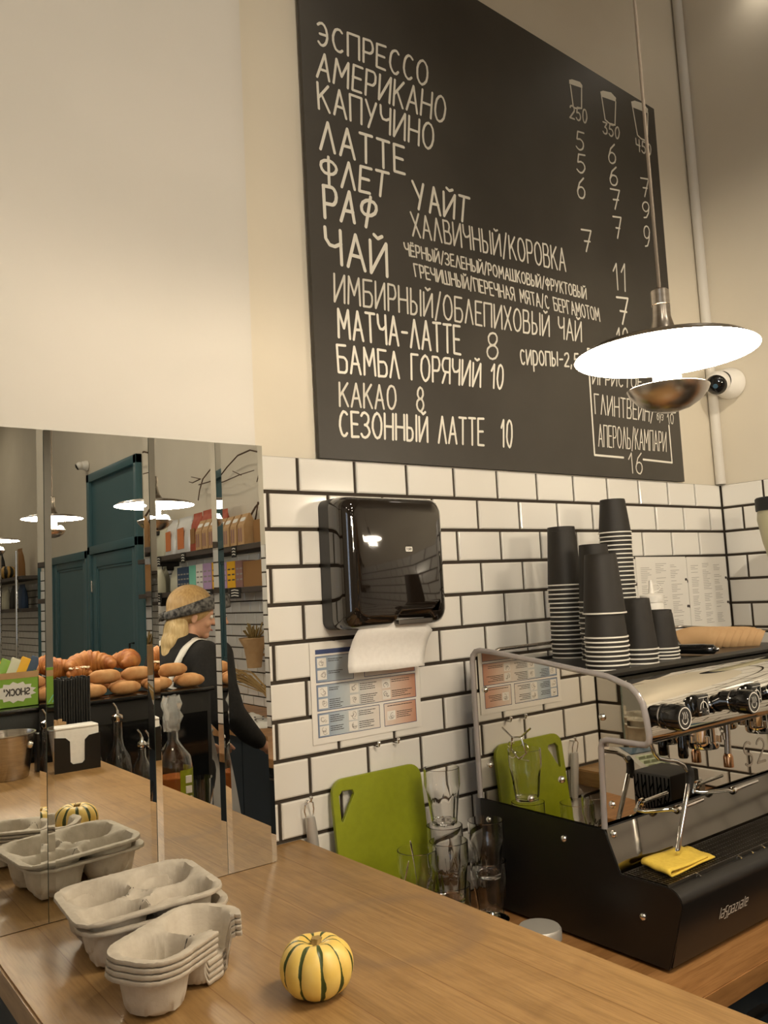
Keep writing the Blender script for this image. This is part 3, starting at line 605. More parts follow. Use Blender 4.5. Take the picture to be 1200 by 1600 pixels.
# round ceiling lamps, unseen, added for general ambient light
def added_ceiling_lamp(label, x, y, w):
    t = thing('added_ceiling_lamp', label, 'added ceiling lamp', (x, y, CEIL))
    bm = bm_(); lathe(bm, [(.20, 0), (.20, -.06), (.185, -.065)], 40); obj('housing', bm, M['white_plastic'], t, smooth=40, world=False)
    bm = bm_(); lathe(bm, [(.185, -.062), (.12, -.075), (.0, -.08)], 40); obj('diffuser', bm, M['ceil_glow'], t, smooth=180, world=False)
    ld = bpy.data.lights.new('lamp_light', 'AREA'); ld.shape = 'DISK'; ld.size = .36; ld.energy = w; ld.color = (1, .86, .68)
    lo = bpy.data.objects.new('lamp_light', ld); COL.objects.link(lo); lo.parent = t; lo.location = (0, 0, -.085)
for x, y, w, l in ((-2.3, -3.0, 1.2, 'unseen ceiling lamp added above the customers left of the bar'), (.3, -4.2, 1.8, 'unseen ceiling lamp added above the barista'),
                (-1.5, -4.4, 1.0, 'unseen ceiling lamp added over the middle of the cafe floor'), (.5, -6.4, 1.0, 'unseen ceiling lamp added in front of the teal doors'),
                (-1.2, -8.5, 1.0, 'unseen ceiling lamp added towards the rear wall'), (.5, -10.2, 1.0, 'unseen ceiling lamp added nearest the rear wall')):
    added_ceiling_lamp(l, x, y, CEILING_W*w)
# unseen ceiling spots added to brighten the painted wall and the tiled corner
def fill_spot(label, pos, aim, w, ang, blend=.9):
    t = thing('fill_spot', label, 'spot lamp', pos)
    d = (Vector(aim)-Vector(pos)); q = d.to_track_quat('-Z', 'Y'); mt = q.to_matrix().to_4x4()
    obj('track', box(-.5, .5, -.02, .02, CEIL-pos[2]-.025, CEIL-pos[2]), M['white_plastic'], t, world=False)
    obj('stem', tube(bm_(), [(0, 0, 0), (0, 0, CEIL-pos[2]-.025)], .008, 10), M['white_plastic'], t, world=False, smooth=60)
    bm = bm_(); lathe(bm, [(.0, .09), (.035, .085), (.045, .06), (.045, -.08), (.041, -.08), (.040, .03), (.0, .032)], 32, mtx=mt); obj('housing', bm, M['white_plastic'], t, smooth=40, world=False)
    ld = bpy.data.lights.new('spot_light', 'SPOT'); ld.energy = w; ld.color = (1, .88, .70); ld.spot_size = math.radians(ang); ld.spot_blend = blend; ld.shadow_soft_size = .04
    lo = bpy.data.objects.new('spot_light', ld); COL.objects.link(lo); lo.parent = t; lo.rotation_mode = 'QUATERNION'; lo.rotation_quaternion = q; lo.location = d.normalized()*.085
fill_spot('unseen fill spot added on the ceiling, aimed at the wall left of the chalkboard', (.15, -2.1, 4.12), (-.62, 0, 2.25), SPOT_W, 62)
fill_spot('unseen fill spot added on the ceiling, aimed at the tiled corner', (-.75, -2.55, 4.12), (1.55, -.05, 1.95), CORNER_W, 30, .75)
# wall lamp high on the right wall
t = thing('wall_lamp', 'bright white lamp high up at the top right corner', 'wall lamp', (XR, -.32, 3.56))
obj('bracket', box(XR-.03, XR, -.35, -.29, 3.54, 3.60, .004), M['white_plastic'], t)
bm = bm_(); lathe(bm, [(.0, -.022), (.04, -.02), (.062, -.012), (.066, 0), (.062, .012), (.04, .02), (.0, .022)], 32, c=(XR-.075, -.325, 3.545)); obj('shade', bm, emit_mat('glowing_wall_lamp', (1, .9, .75), 2.2), t, smooth=180)

# security cameras
def cctv(label, loc, aim):
    t = thing('security_camera', label, 'camera', loc, aim)
    m = Matrix.Rotation(-PI/2, 4, 'Y')
    bm = bm_(); lathe(bm, [(.0, 0), (.052, 0), (.052, .022), (.046, .030), (.043, .052), (.036, .060)], 36, cap0=True, mtx=m); obj('base', bm, M['white_plastic'], t, smooth=40, world=False)
    d = Vector((-.075, .004, -.004)); e = Euler((0, math.radians(-115), math.radians(18))).to_matrix().to_4x4()
    bm = bm_(); ball(bm, d, .040, u=28, v=18); obj('housing', bm, M['white_plastic'], t, smooth=180, world=False)
    bm = bm_(); lathe(bm, [(.034, .0275), (.030, .036), (.018, .0415), (.0, .043)], 28, c=d, mtx=e); h = obj('lens_window', bm, M['black_gloss'], t, smooth=180, world=False)
    bm = bm_(); lathe(bm, [(.008, .0435), (.008, .045), (.0, .0455)], 16, c=d, mtx=e); obj('lens', bm, M['screen'], h, smooth=40, world=False)
    return t
cctv('white ball security camera on the right wall under the pendant lamp', (XR, -.075, 2.222), 0.0)
cctv('small white security camera high beside the teal door, seen in the mirror', (XR, -6.95, 2.985), 0.0)
# ================================================================ things on the tiled wall
def loft(bm, rings, cap0=True, cap1=True, closed=True):
    R = [[bm.verts.new(p) for p in r] for r in rings]; n = len(R[0])
    for a, b in zip(R, R[1:]):
        for i in range(n if closed else n-1):
            j = (i+1) % n
            bm.faces.new((a[i], a[j], b[j], b[i]))
    if cap0: bm.faces.new(list(reversed(R[0])))
    if cap1: bm.faces.new(R[-1])
    bmesh.ops.recalc_face_normals(bm, faces=bm.faces); return bm
def rr_ring(x0, x1, z0, z1, r, y, n=6): return [(x, y, z) for x, z in rrect(x0, x1, z0, z1, r, n)]
# paper towel dispenser
dp = thing('towel_dispenser', 'glossy black paper towel dispenser on the white tiles', 'towel dispenser', (.185, -.007, 1.50))
X0, X1, Z0, Z1 = .047, .331, 1.502, 1.789
obj('back_shell', loft(bm_(), [rr_ring(X0, X1, Z0, Z1, .02, -.0065), rr_ring(X0, X1, Z0, Z1, .022, -.045), rr_ring(X0+.001, X1-.001, Z0+.001, Z1-.001, .022, -.0455)], True, True), M['black_sat'], dp, smooth=40)
def cover_ring(i, r, y):
    """cover outline with a notch for the towel at the bottom"""
    a, b, c, d = X0+i, X1-i, Z0+i, Z1-i
    p = arc(b-r, d-r, r, r, 0, 90, 6) + arc(a+r, d-r, r, r, 90, 180, 6) + arc(a+r, c+r, r, r, 180, 270, 6)
    p += [(.165, c), (.176, c+.004), (.183, c+.013), (.190, c+.0155), (.275, c+.0155), (.281, c+.012), (.286, c+.004), (.293, c)]
    p += arc(b-r, c+r, r, r, 270, 360, 6)
    return [(x, y, z) for x, z in p]
cv = [(0, .024, -.046), (-.0005, .025, -.058), (.0, .026, -.075), (.003, .028, -.090), (.009, .030, -.100), (.018, .030, -.106), (.030, .026, -.1085)]
obj('cover', loft(bm_(), [cover_ring(*c) for c in cv], False, True), M['black_smoke'], dp, smooth=50)
obj('tear_lip', box(.185, .283, -.10, -.05, 1.505, 1.516, .002), M['dark_steel'], dp)
bm = bm_(); prism(bm, rrect(.2075, .2265, 1.6660, 1.6765, .002, 2), 'xz', -.1086, -.1089); lg = obj('logo_plate', bm, M['white_card'], dp)
bm = bm_(); text_on(bm, 'TORK', (.2090, -.10895, 1.6685), (1, 0, 0), (0, 0, 1), .016, .0055, .0011, NY); stroke(bm, [(.2095, -.10895, 1.6795), (.214, -.10895, 1.6805), (.2245, -.10895, 1.6788)], .0012, NY); obj('logo_lettering', bm, M['ink_dark'], lg)
# sheet of paper towel hanging out
bm = bm_(); rows = [(.0, -.078, 1.519), (.0, -.080, 1.505), (.002, -.079, 1.490), (.0, -.070, 1.476), (-.004, -.064, 1.452), (-.006, -.062, 1.425), (-.007, -.066, 1.410)]
g = []
for k, (dx, y, z) in enumerate(rows):
    row = []
    for i in range(13):
        u = i/12; w0 = .092 if k < 2 else .078; w1 = .285 if k < 2 else .302 - .002*k
        row.append(bm.verts.new((w0+(w1-w0)*u+dx, y-.004*math.sin(u*5)+(.010*(u-.6)**2 if k > 3 else 0), z - .010*u*u*(k/6) + (.014*max(0, u-.55) if k == 6 else 0))))
    g.append(row)
for a, b in zip(g, g[1:]):
    for i in range(12): bm.faces.new((a[i], a[i+1], b[i+1], b[i]))
o = obj('paper_towel', bm, M['napkin'], None, smooth=180); o.modifiers.new('thick', 'SOLIDIFY').thickness = .0006
tag(o, 'white paper towel sheet hanging out of the black dispenser', 'paper towel')

# hand washing poster: laminated sheet, printed panels
po = thing('wall_poster', 'blue and red hand washing instruction poster taped under the towel dispenser', 'poster', (.16, -.007, 1.26))
obj('sheet', box(.0085, .3085, -.0082, -.0072, 1.262, 1.478), M['white_paper'], po)
grad = mat('blue_to_red_print', (.5, .5, .5), .5); nt = grad.node_tree
tc = nt.nodes.new('ShaderNodeTexCoord'); sp = nt.nodes.new('ShaderNodeSeparateXYZ'); rp = nt.nodes.new('ShaderNodeValToRGB')
mr = nt.nodes.new('ShaderNodeMapRange'); mr.inputs['From Min'].default_value = -.135; mr.inputs['From Max'].default_value = .135
nt.links.new(tc.outputs['Object'], sp.inputs[0]); nt.links.new(sp.outputs['X'], mr.inputs[0]); nt.links.new(mr.outputs[0], rp.inputs[0]); nt.links.new(rp.outputs[0], nt.nodes['Principled BSDF'].inputs['Base Color'])
e = rp.color_ramp.elements; e[0].position = 0; e[0].color = (.24, .31, .42, 1); e[1].position = 1; e[1].color = (.56, .27, .17, 1)
for pos, c in ((.22, (.45, .52, .56)), (.42, (.66, .66, .63)), (.62, (.74, .66, .58)), (.82, (.68, .48, .37))):
    k = e.new(pos); k.color = (*c, 1)
def P2(x0, x1, z0, z1, name, m, y=-.0084): 
    bm = bm_(); v = [bm.verts.new(p) for p in ((x0, y, z0), (x1, y, z0), (x1, y, z1), (x0, y, z1))]; bm.faces.new(v); return obj(name, bm, m, po)
def frame(bm, x0, x1, z0, z1, w=.0012, y=-.0087): stroke(bm, [(x0, y, z0), (x1, y, z0), (x1, y, z1), (x0, y, z1), (x0, y, z0)], w, NY)
P2(.0225, .295, 1.452, 1.462, 'header_bar', M['ink_blue'])
boxes = [(.0225, .120, 1.392, 1.447), (.150, .295, 1.392, 1.447), (.0225, .295, 1.332, 1.386), (.0225, .187, 1.276, 1.326), (.200, .293, 1.276, 1.326)]
bf = bm_(); bt = bm_(); bi = bm_()
for x0, x1, z0, z1 in boxes:
    P2(x0, x1, z0, z1, 'printed_panel', grad); frame(bf, x0, x1, z0, z1)
def pic(x, z):
    s = .0205; bpn = bm_()
    v = [bpn.verts.new(p) for p in ((x, -.0089, z), (x+s*1.15, -.0089, z), (x+s*1.15, -.0089, z+s), (x, -.0089, z+s))]; bpn.faces.new(v); obj('picture_square', bpn, M['white_paper'], po)
    for k in range(4):
        a = random.uniform(0, 6); cx = x+.012+random.uniform(-.004, .004); cz = z+.010+random.uniform(-.003, .003); r = random.uniform(.002, .006)
        stroke(bi, [(cx+r*math.cos(a+t*.7), -.0091, cz+r*math.sin(a+t*.7)) for t in range(6)], .0009, NY)
def para(x, z, w, n):
    for k in range(n):
        xx = x; ww = w*random.uniform(.6, 1)
        while xx < x+ww:
            l = random.uniform(.003, .008); stroke(bt, [(xx, -.0089, z-k*.0042), (min(xx+l, x+ww), -.0089, z-k*.0042)], .0014, NY); xx += l+.0016
for x, z, w, n in ((.026, 1.423, .040, 2), (.026, 1.397, .040, 2), (.026, 1.361, .036, 2), (.026, 1.336, .036, 5), (.108, 1.361, .050, 4), (.108, 1.336, .050, 5), (.197, 1.361, .058, 2), (.197, 1.336, .060, 4), (.026, 1.302, .036, 4), (.026, 1.279, .036, 3), (.102, 1.302, .050, 3), (.102, 1.279, .050, 4), (.208, 1.288, .050, 4)):
    pic(x, z); para(x+.028, z+.017, w, n)
para(.21, 1.320, .075, 1)
obj('panel_frame', bf, M['ink_blue'], po); o = obj('printed_text', bt, M['ink_dark'], po); obj('hand_drawing', bi, M['ink_grey'], po)

# two typed sheets by the corner
def sheet(label, x0, x1, z0, z1, skew):
    t = thing('paper_sheet', label, 'paper', ((x0+x1)/2, -.007, z0))
    obj('page', prism(bm_(), [(x0, z0+.004), (x1, z0), (x1, z1), (x0, z1+.003)], 'xz', -.0074, -.0084), M['white_paper'], t)
    bm = bm_()
    for col in range(3):
        cx = x0+.02+col*(x1-x0-.03)/3
        for r in range(int((z1-z0-.03)/.0055)):
            if random.random() < .25: continue
            ln = random.uniform(.02, (x1-x0)/3-.03); stroke(bm, [(cx, -.0087, z1-.02-r*.0055), (cx+ln, -.0087, z1-.02-r*.0055)], .0012, NY)
    obj('typed_text', bm, M['ink_grey'], t)
    for zz in (.35, .7):
        bm = bm_(); lathe(bm, [(.004, 0), (.004, .003), (0, .0035)], 12, c=(x1-.008, -.0084, z0+(z1-z0)*zz), mtx=Matrix.Rotation(PI/2, 4, 'X')); obj('hole_mark', bm, M['ink_dark'], t)
sheet('left one of two typed paper lists on the tiles behind the cups', 1.175, 1.435, 1.40, 1.642, 0)
sheet('right one of two typed paper lists, next to the corner', 1.441, 1.668, 1.405, 1.638, 0)

# small hooks and the hanging steel handle
def hook(label, x, z):
    bm = bm_(); tube(bm, [(x, -.006, z), (x, -.022, z), (x, -.026, z+.003), (x, -.026, z+.008)], .0022, 8); ball(bm, (x, -.026, z+.009), .0042, u=12, v=8)
    tag(obj('wall_hook', bm, M['chrome'], smooth=60), label, 'hook')
hook('small chrome hook under the poster, left one of the pair', .169, 1.237); hook('small chrome hook under the poster, right one of the pair', .2235, 1.2365)
hook('small chrome hook holding the steel utensil handle beside the mirror', -.0135, 1.152)
t = thing('hanging_utensil', 'steel utensil hanging by its wire loop between mirror and green board', 'utensil', (-.008, -.02, 1.0))
bm = bm_(); lp = [(-.0235+.0015, -.019, 1.118), (-.0275, -.02, 1.135), (-.027, -.023, 1.148), (-.019, -.025, 1.1555), (-.009, -.024, 1.151), (-.0055, -.021, 1.138), (-.0065, -.019, 1.122)]
obj('wire_loop', tube(bm, lp, .0018, 8), M['chrome'], t, smooth=60)
obj('handle', loft(bm_(), [[(x0+rx*math.cos(a), y0+ry*math.sin(a), z) for a in [2*PI*k/20 for k in range(20)]] for x0, y0, z, rx, ry in ((-.0145, -.020, 1.124, .004, .004), (-.0144, -.020, 1.1225, .0105, .009), (-.011, -.020, 1.09, .0125, .010), (-.005, -.020, 1.03, .0115, .009), (-.003, -.020, 1.0, .009, .007))]), M['satin_steel'], t, smooth=50)

# ---------------------------------------------------------------- green cutting board leaning on the wall
bm = bm_()
def tilt(p): # board local (x, z) -> world, leaning back against the tiles
    return p
W_, H_ = .242, .325
poly = rrect(0, W_, 0, H_, .03, 6)
outer = [Vector((x, 0, z)) for x, z in poly]
hole = [(.014, H_-.032), (.014, H_-.086), (.020, H_-.088), (.056, H_-.034), (.052, H_-.024), (.024, H_-.022)]
cu = bpy.data.curves.new('cutting_board', 'CURVE'); cu.dimensions = '2D'; cu.fill_mode = 'BOTH'; cu.extrude = .0035; cu.bevel_depth = .0015; cu.bevel_resolution = 2
for pts in (poly, hole):
    s = cu.splines.new('POLY'); s.points.add(len(pts)-1); s.use_cyclic_u = True
    for q, (x, z) in zip(s.points, pts): q.co = (x, z, 0, 1)
tmp = bpy.data.objects.new('tmp', cu); COL.objects.link(tmp)
bpy.context.view_layer.update()
me = bpy.data.meshes.new_from_object(tmp.evaluated_get(bpy.context.evaluated_depsgraph_get())); bpy.data.objects.remove(tmp); bpy.data.curves.remove(cu)
me.name = 'cutting_board'; me.materials.clear(); me.materials.append(M['green_plastic'])
gbd = bpy.data.objects.new('cutting_board', me); COL.objects.link(gbd)
gbd.matrix_world = Matrix.Translation((.041, -.052, ZW+.0052)) @ Matrix.Rotation(math.radians(90-6.0), 4, 'X')
tag(gbd, 'olive green plastic cutting board leaning against the tiles', 'cutting board')
for p in me.polygons: p.use_smooth = True
me.set_sharp_from_angle(angle=math.radians(40))

# ---------------------------------------------------------------- drinking glasses
def tumbler_mesh():
    bm = bm_(); seg = 60; H = .122; t = .0022
    def rad(z, a):
        base = .0275 + .0105*min(1, z/.085)**.8
        f = 1.0
        if z < .075:
            k = min(1, (.075-z)/.015) * min(1, (z+.004)/.008)
            f = 1 - .055*k*(abs(math.cos(4.5*a))**.7)
        else: base += .0018*min(1, (z-.075)/.012)
        return base*f
    zo = [0, .002, .006, .015, .03, .045, .06, .068, .074, .078, .086, .1, .115, .1215]
    rings = [[(rad(z, 2*PI*i/seg)*math.cos(2*PI*i/seg)*(.9 if z == 0 else 1), rad(z, 2*PI*i/seg)*math.sin(2*PI*i/seg)*(.9 if z == 0 else 1), z) for i in range(seg)] for z in zo]
    zi = [.122, .115, .1, .085, .075, .06, .04, .02, .011]
    def ri(z): return .0275 + .0105*min(1, z/.085)**.8 - t - (.0012 if z < .075 else -.0016)
    rings += [[(ri(z)*math.cos(2*PI*i/seg), ri(z)*math.sin(2*PI*i/seg), z) for i in range(seg)] for z in zi]
    rings += [[(ri(.01)*.6*math.cos(2*PI*i/seg), ri(.01)*.6*math.sin(2*PI*i/seg), .0085) for i in range(seg)]]
    return loft(bm, rings, True, True)
tb0 = obj('tumbler_glass', tumbler_mesh(), M['glass'], smooth=50)
tbm = tb0.data
def tumbler(x, y, z, label, first=[True]):
    if first[0]: o = tb0; first[0] = False
    else: o = bpy.data.objects.new('tumbler_glass', tbm); COL.objects.link(o)
    o.location = (x, y, z); o.rotation_euler = (0, 0, random.uniform(0, 1)); tag(o, label, 'glass', None); return o
gx = [(.272, -.112, ZW+.0002, 'faceted clear tumbler at the bottom of the tall rear stack of glasses'), (.272, -.112, ZW+.0870, 'faceted clear tumbler in the middle of the tall rear stack'), (.2725, -.1115, ZW+.2100, 'topmost faceted tumbler, standing highest before the tiles'),
      (.3595, -.150, ZW+.0002, 'lower of two nested tumblers beside the side of the coffee machine'), (.3595, -.150, ZW+.0870, 'upper of two nested tumblers beside the black coffee machine'),
      (.121, -.200, ZW+.0002, 'lower tumbler before the green board, under the one with the spoon'), (.121, -.200, ZW+.0870, 'tumbler with a spoon in it, in front of the green board'), (.203, -.203, ZW+.0002, 'bottom tumbler of the front pair, mostly behind the bar edge'), (.203, -.203, ZW+.0870, 'upper tumbler of the front pair, in front of the tall stack')]
for q in gx: tumbler(*q)
def spoon(label, p0, p1):
    p0 = Vector(p0); p1 = Vector(p1); d = p1-p0
    bm = bm_(); tube(bm, [p0, p0+d*.35, p0+d*.7, p0+d*.86, p0+d*.95, p1], [.0022, .002, .0026, .0048, .0052, .0025], 10, flat=.4)
    tag(obj('tea_spoon', bm, M['chrome'], smooth=60), label, 'spoon')
spoon('thin steel spoon leaning left out of the glass before the green board', (.128, -.196, ZW+.099), (.098, -.210, ZW+.232))
spoon('short steel spoon handle at the bar edge before the green board', (.060, -.170, ZW+.003), (.072, -.235, ZW+.205))

# steel milk jug handle and lid behind the bar edge
t = thing('milk_jug', 'steel milk jug with round handle, mostly hidden by the bar edge', 'jug', (.228, -.292, ZW))
jc = (.228, -.292)
bm = bm_(); lathe(bm, [(.0, .001), (.036, .001), (.040, .01), (.038, .05), (.034, .066), (.0355, .072), (.034, .072), (.033, .066), (.037, .05), (.038, .012), (.0, .006)], 36, c=(jc[0], jc[1], ZW)); obj('body', bm, M['steel'], t, smooth=60)
bm = bm_(); tube(bm, [(jc[0]+.033*.7, jc[1]+.033*.7, ZW+.062)] + [(jc[0]+(.033+.026*math.sin(a))*.7, jc[1]+(.033+.026*math.sin(a))*.7, ZW+.041+.027*math.cos(a)) for a in [PI*k/10 for k in range(11)]], .0042, 10); obj('handle', bm, M['chrome'], t, smooth=60)
t = thing('shaker', 'steel lidded cocoa shaker standing between bar and coffee machine', 'shaker', (.277, -.372, ZW))
bm = bm_(); lathe(bm, [(.0, .0005), (.038, .0005), (.040, .004), (.040, .050)], 40, c=(.277, -.372, ZW)); obj('body', bm, M['steel'], t, smooth=40)
bm = bm_(); lathe(bm, [(.042, .045), (.042, .062), (.039, .0665), (.012, .0675), (.0, .0675)], 40, c=(.277, -.372, ZW)); obj('lid', bm, M['satin_steel'], t, smooth=40)
# ================================================================ moulded pulp cup carriers
def carrier_height(u, v, nu, H):
    """u in [0,nu] pockets along, v in [0,2] across (each pocket 1 unit)"""
    h = H
    d = 1e9
    for i in range(nu):
        for j in range(2 if nu > 1 else 2):
            dx = u-(i+.5); dy = v-(j+.5)
            d = min(d, math.hypot(dx, dy))
    return d
def pulp_tray(nu, nv, pl, pw, H, rnd, notch=None, seed=1):
    """tray with nu x nv cup pockets of pl x pw metres; saddle between the pockets, thin rim"""
    rg = random.Random(seed); bm = bm_(); L = nu*pl+.016; W = nv*pw+.016; n = 18*nu+8; m = 18*nv+8
    V = {}
    def inside(x, y):
        ax = abs(x)-(L/2-rnd); ay = abs(y)-(W/2-rnd)
        return not (ax > 0 and ay > 0 and math.hypot(ax, ay) > rnd)
    for i in range(n+1):
        for j in range(m+1):
            x = -L/2+L*i/n; y = -W/2+W*j/m
            # squeeze the square grid into the rounded outline
            ax = abs(x)-(L/2-rnd); ay = abs(y)-(W/2-rnd)
            if ax > 0 and ay > 0:
                r = max(ax, ay); l = math.hypot(ax, ay)
                x = math.copysign(L/2-rnd+ax*r/l, x); y = math.copysign(W/2-rnd+ay*r/l, y)
            best = 9
            for a in range(nu):
                for b in range(nv):
                    cx = (a-(nu-1)/2)*pl; cy = (b-(nv-1)/2)*pw
                    d_ = ((abs(x-cx)/(pl*.49))**2.2+(abs(y-cy)/(pw*.49))**2.2)**(1/2.2)
                    best = min(best, d_)
            edge = min(L/2-abs(x), W/2-abs(y))
            t = min(1, max(0, (1.0-best)/.27)); t = t*t*(3-2*t)
            ins = min(1, max(0, (edge-.010)/.022))            # 0 on the rim, 1 inside
            cen = math.exp(-((x/(pl*.30))**2+(y/(pw*.30))**2)) if nv > 1 else 0
            dim = math.exp(-((x/(pl*.17))**2+(y/(pw*.17))**2)) if nv > 1 else 0
            top = H*(1-(.11 if nv > 1 else .06)*ins*(1-cen)-.03*ins) - .021*dim   # ridges between pockets sag, the middle stands up round a hollow
            z = top*(1-t)+H*.08*t
            z += rg.uniform(-.0004, .0004)
            if notch and notch(x, y): continue
            V[i, j] = bm.verts.new((x, y, z))
    for i in range(n):
        for j in range(m):
            k = [(i, j), (i+1, j), (i+1, j+1), (i, j+1)]
            if all(q in V for q in k): bm.faces.new([V[q] for q in k])
    # turned-down rim lip
    be = [e for e in bm.edges if len(e.link_faces) == 1]
    r = bmesh.ops.extrude_edge_only(bm, edges=be)
    for v in [g for g in r['geom'] if isinstance(g, bmesh.types.BMVert)]:
        v.co.z -= .004; v.co.x *= 1.006; v.co.y *= 1.006
    return bm, L, W
from mathutils.bvhtree import BVHTree
def slits(src, pl, pw, nu, nv, H, sides):
    """dark cuts in the pulp, laid on the tray's surface from the rim of a pocket towards its bottom"""
    bvh = BVHTree.FromBMesh(src); bm = bm_()
    for a, b, ang in sides:
        cx = (a-(nu-1)/2)*pl; cy = (b-(nv-1)/2)*pw; pts = []
        for k in range(7):
            rr = (.56-.055*k)*min(pl, pw); x = cx+math.cos(ang)*rr; y = cy+math.sin(ang)*rr
            hit = bvh.ray_cast(Vector((x, y, .3)), Vector((0, 0, -1)))
            if hit[0]: pts.append(hit[0]+hit[1].normalized()*.0013 if hit[1].z > 0 else hit[0]-hit[1].normalized()*.0013)
        if len(pts) > 1: tube(bm, pts, .0011, 6, flat=.6)
    return bm
def carrier(label, x, y, z, rz, nu, nv, pl, pw, H, seed, notch=None, tiltx=0.0, tilty=0.0, group=None, slit=True):
    t = thing('cup_carrier', label, 'cup carrier', (x, y, z), rz, group); t.rotation_euler = (tiltx, tilty, rz)
    bm, L, W = pulp_tray(nu, nv, pl, pw, H, .042, notch, seed)
    S = [(a, b, math.atan2(-(b-(nv-1)/2), -(a-(nu-1)/2))+(.55 if (a+b) % 2 else -.5)) for a in range(nu) for b in range(nv)]
    sm_ = slits(bm, pl, pw, nu, nv, H, S) if slit else None
    o = obj('tray', bm, M['pulp'], t, smooth=60, world=False)
    md = o.modifiers.new('thick', 'SOLIDIFY'); md.thickness = .0022; md.offset = 0
    if slit:
        obj('cut_slit', sm_, M['ink_dark'], t, world=False)
    return t
RZ = math.radians(-33)
carrier('lower grey pulp cup carrier of the rear pair, under another carrier', -.466, -.275, ZC+.002, math.radians(-7), 2, 2, .099, .090, .058, 3, tiltx=0, slit=False)
carrier('upper grey pulp cup carrier of the rear pair, its pockets open, before the mirrors', -.472, -.269, ZC+.0155, math.radians(-4), 2, 2, .099, .090, .060, 5, tilty=math.radians(-2.0))
nt_ = lambda x, y: (x > .012 and y < -.030 + .0*x and (x-.012) > (-.030-y)*.0 and abs(x-.042) < .020 + (-.030-y)*.35)
for k in range(4):
    carrier(['bottom two-cup pulp carrier of the front stack beside the striped squash', 'second from the bottom two-cup pulp carrier of the front stack', 'third from the bottom two-cup pulp carrier of the front stack', 'topmost two-cup grey pulp carrier of the front stack with a cut notch'][k],
            -.4965+.001*k, -.4655+.0015*k, ZC+.002+.0068*k, math.radians(27+.7*k), 2, 1, .086, .094, .052, 9, notch=nt_, slit=(k == 3))

# ================================================================ striped squash
def squash(name, label, loc, R, h, body, rot=0.0):
    t = thing(name, label, 'squash', loc, rot)
    bm = bm_(); seg = 120; rings = []
    nn = 26
    for k in range(nn+1):
        ph = PI*k/nn - PI/2
        cz = math.sin(ph); cr = abs(math.cos(ph))**.72
        ring = []
        for i in range(seg):
            a = 2*PI*i/seg
            g = abs(math.sin(5*a)); rib = 1 - .085*(1-g**.55)*min(1, cr*1.4) - .012*math.sin(3*a+1)
            dimp = 1 - .30*math.exp(-(cr/.36)**2)
            ring.append((R*cr*rib*math.cos(a), R*cr*rib*math.sin(a), h/2 + h/2*cz*dimp*(1+.02*math.cos(5*a))))
        rings.append(ring)
    loft(bm, rings, True, True); bmesh.ops.remove_doubles(bm, verts=bm.verts, dist=.00005)
    obj('flesh', bm, body, t, smooth=180, world=False)
    bm = bm_(); z0 = h*.80
    rs = []
    for k, (r, z, dx) in enumerate(((.011, z0-.004, 0), (.0085, z0+.001, 0), (.0062, z0+.005, .001), (.0058, z0+.009, .002), (.0066, z0+.012, .003))):
        rs.append([(dx+r*(1+.18*math.cos(5*a))*math.cos(a), r*(1+.18*math.cos(5*a))*math.sin(a), z) for a in [2*PI*i/20 for i in range(20)]])
    obj('stem', loft(bm, rs), M['stem'], t, smooth=60, world=False); return t
def squash_mat(name, base1, base2, stripe, stripe_w):
    m = noise_mat(name, base1, base2, 30, .42, bump=.15); nt = m.node_tree; N = nt.nodes; L = nt.links; b = N['Principled BSDF']
    tc = N.new('ShaderNodeTexCoord'); gr = N.new('ShaderNodeTexGradient'); gr.gradient_type = 'RADIAL'; L.new(tc.outputs['Object'], gr.inputs[0])
    def mm(op, a, bb):
        n = N.new('ShaderNodeMath'); n.operation = op
        for i, v in enumerate((a, bb)):
            if isinstance(v, (int, float)): n.inputs[i].default_value = v
            else: L.new(v, n.inputs[i])
        return n.outputs[0]
    nz = N.new('ShaderNodeTexNoise'); nz.inputs['Scale'].default_value = 60; nz.inputs['Detail'].default_value = 3; L.new(tc.outputs['Object'], nz.inputs[0])
    nz2 = N.new('ShaderNodeTexNoise'); nz2.inputs['Scale'].default_value = 14; L.new(tc.outputs['Object'], nz2.inputs[0])
    fr = mm('FRACT', mm('ADD', mm('MULTIPLY', gr.outputs[1], 10.0), .5), 0.0)
    d = mm('ABSOLUTE', mm('SUBTRACT', fr, .5), 0.0)
    w = mm('ADD', mm('MULTIPLY', mm('SUBTRACT', nz.outputs[0], .5), .22), mm('MULTIPLY', mm('SUBTRACT', nz2.outputs[0], .42), .5))
    msk = mm('LESS_THAN', d, mm('ADD', w, stripe_w))
    src = b.inputs['Base Color'].links[0].from_socket
    mx = N.new('ShaderNodeMix'); mx.data_type = 'RGBA'; mx.inputs[7].default_value = (*stripe, 1); L.new(msk, mx.inputs[0]); L.new(src, mx.inputs[6]); L.new(mx.outputs[2], b.inputs['Base Color']); return m
M['squash_y'] = squash_mat('yellow_striped_squash', (.76, .52, .11), (.82, .60, .17), (.05, .07, .01), .085)
M['squash_d'] = squash_mat('dark_striped_squash', (.52, .30, .08), (.58, .36, .10), (.02, .02, .012), .20)
squash('striped_squash', 'small yellow squash with dark green stripes on the bar top', (-.364, -.5935, ZC-.002), .0475, .071, M['squash_y'], .55)
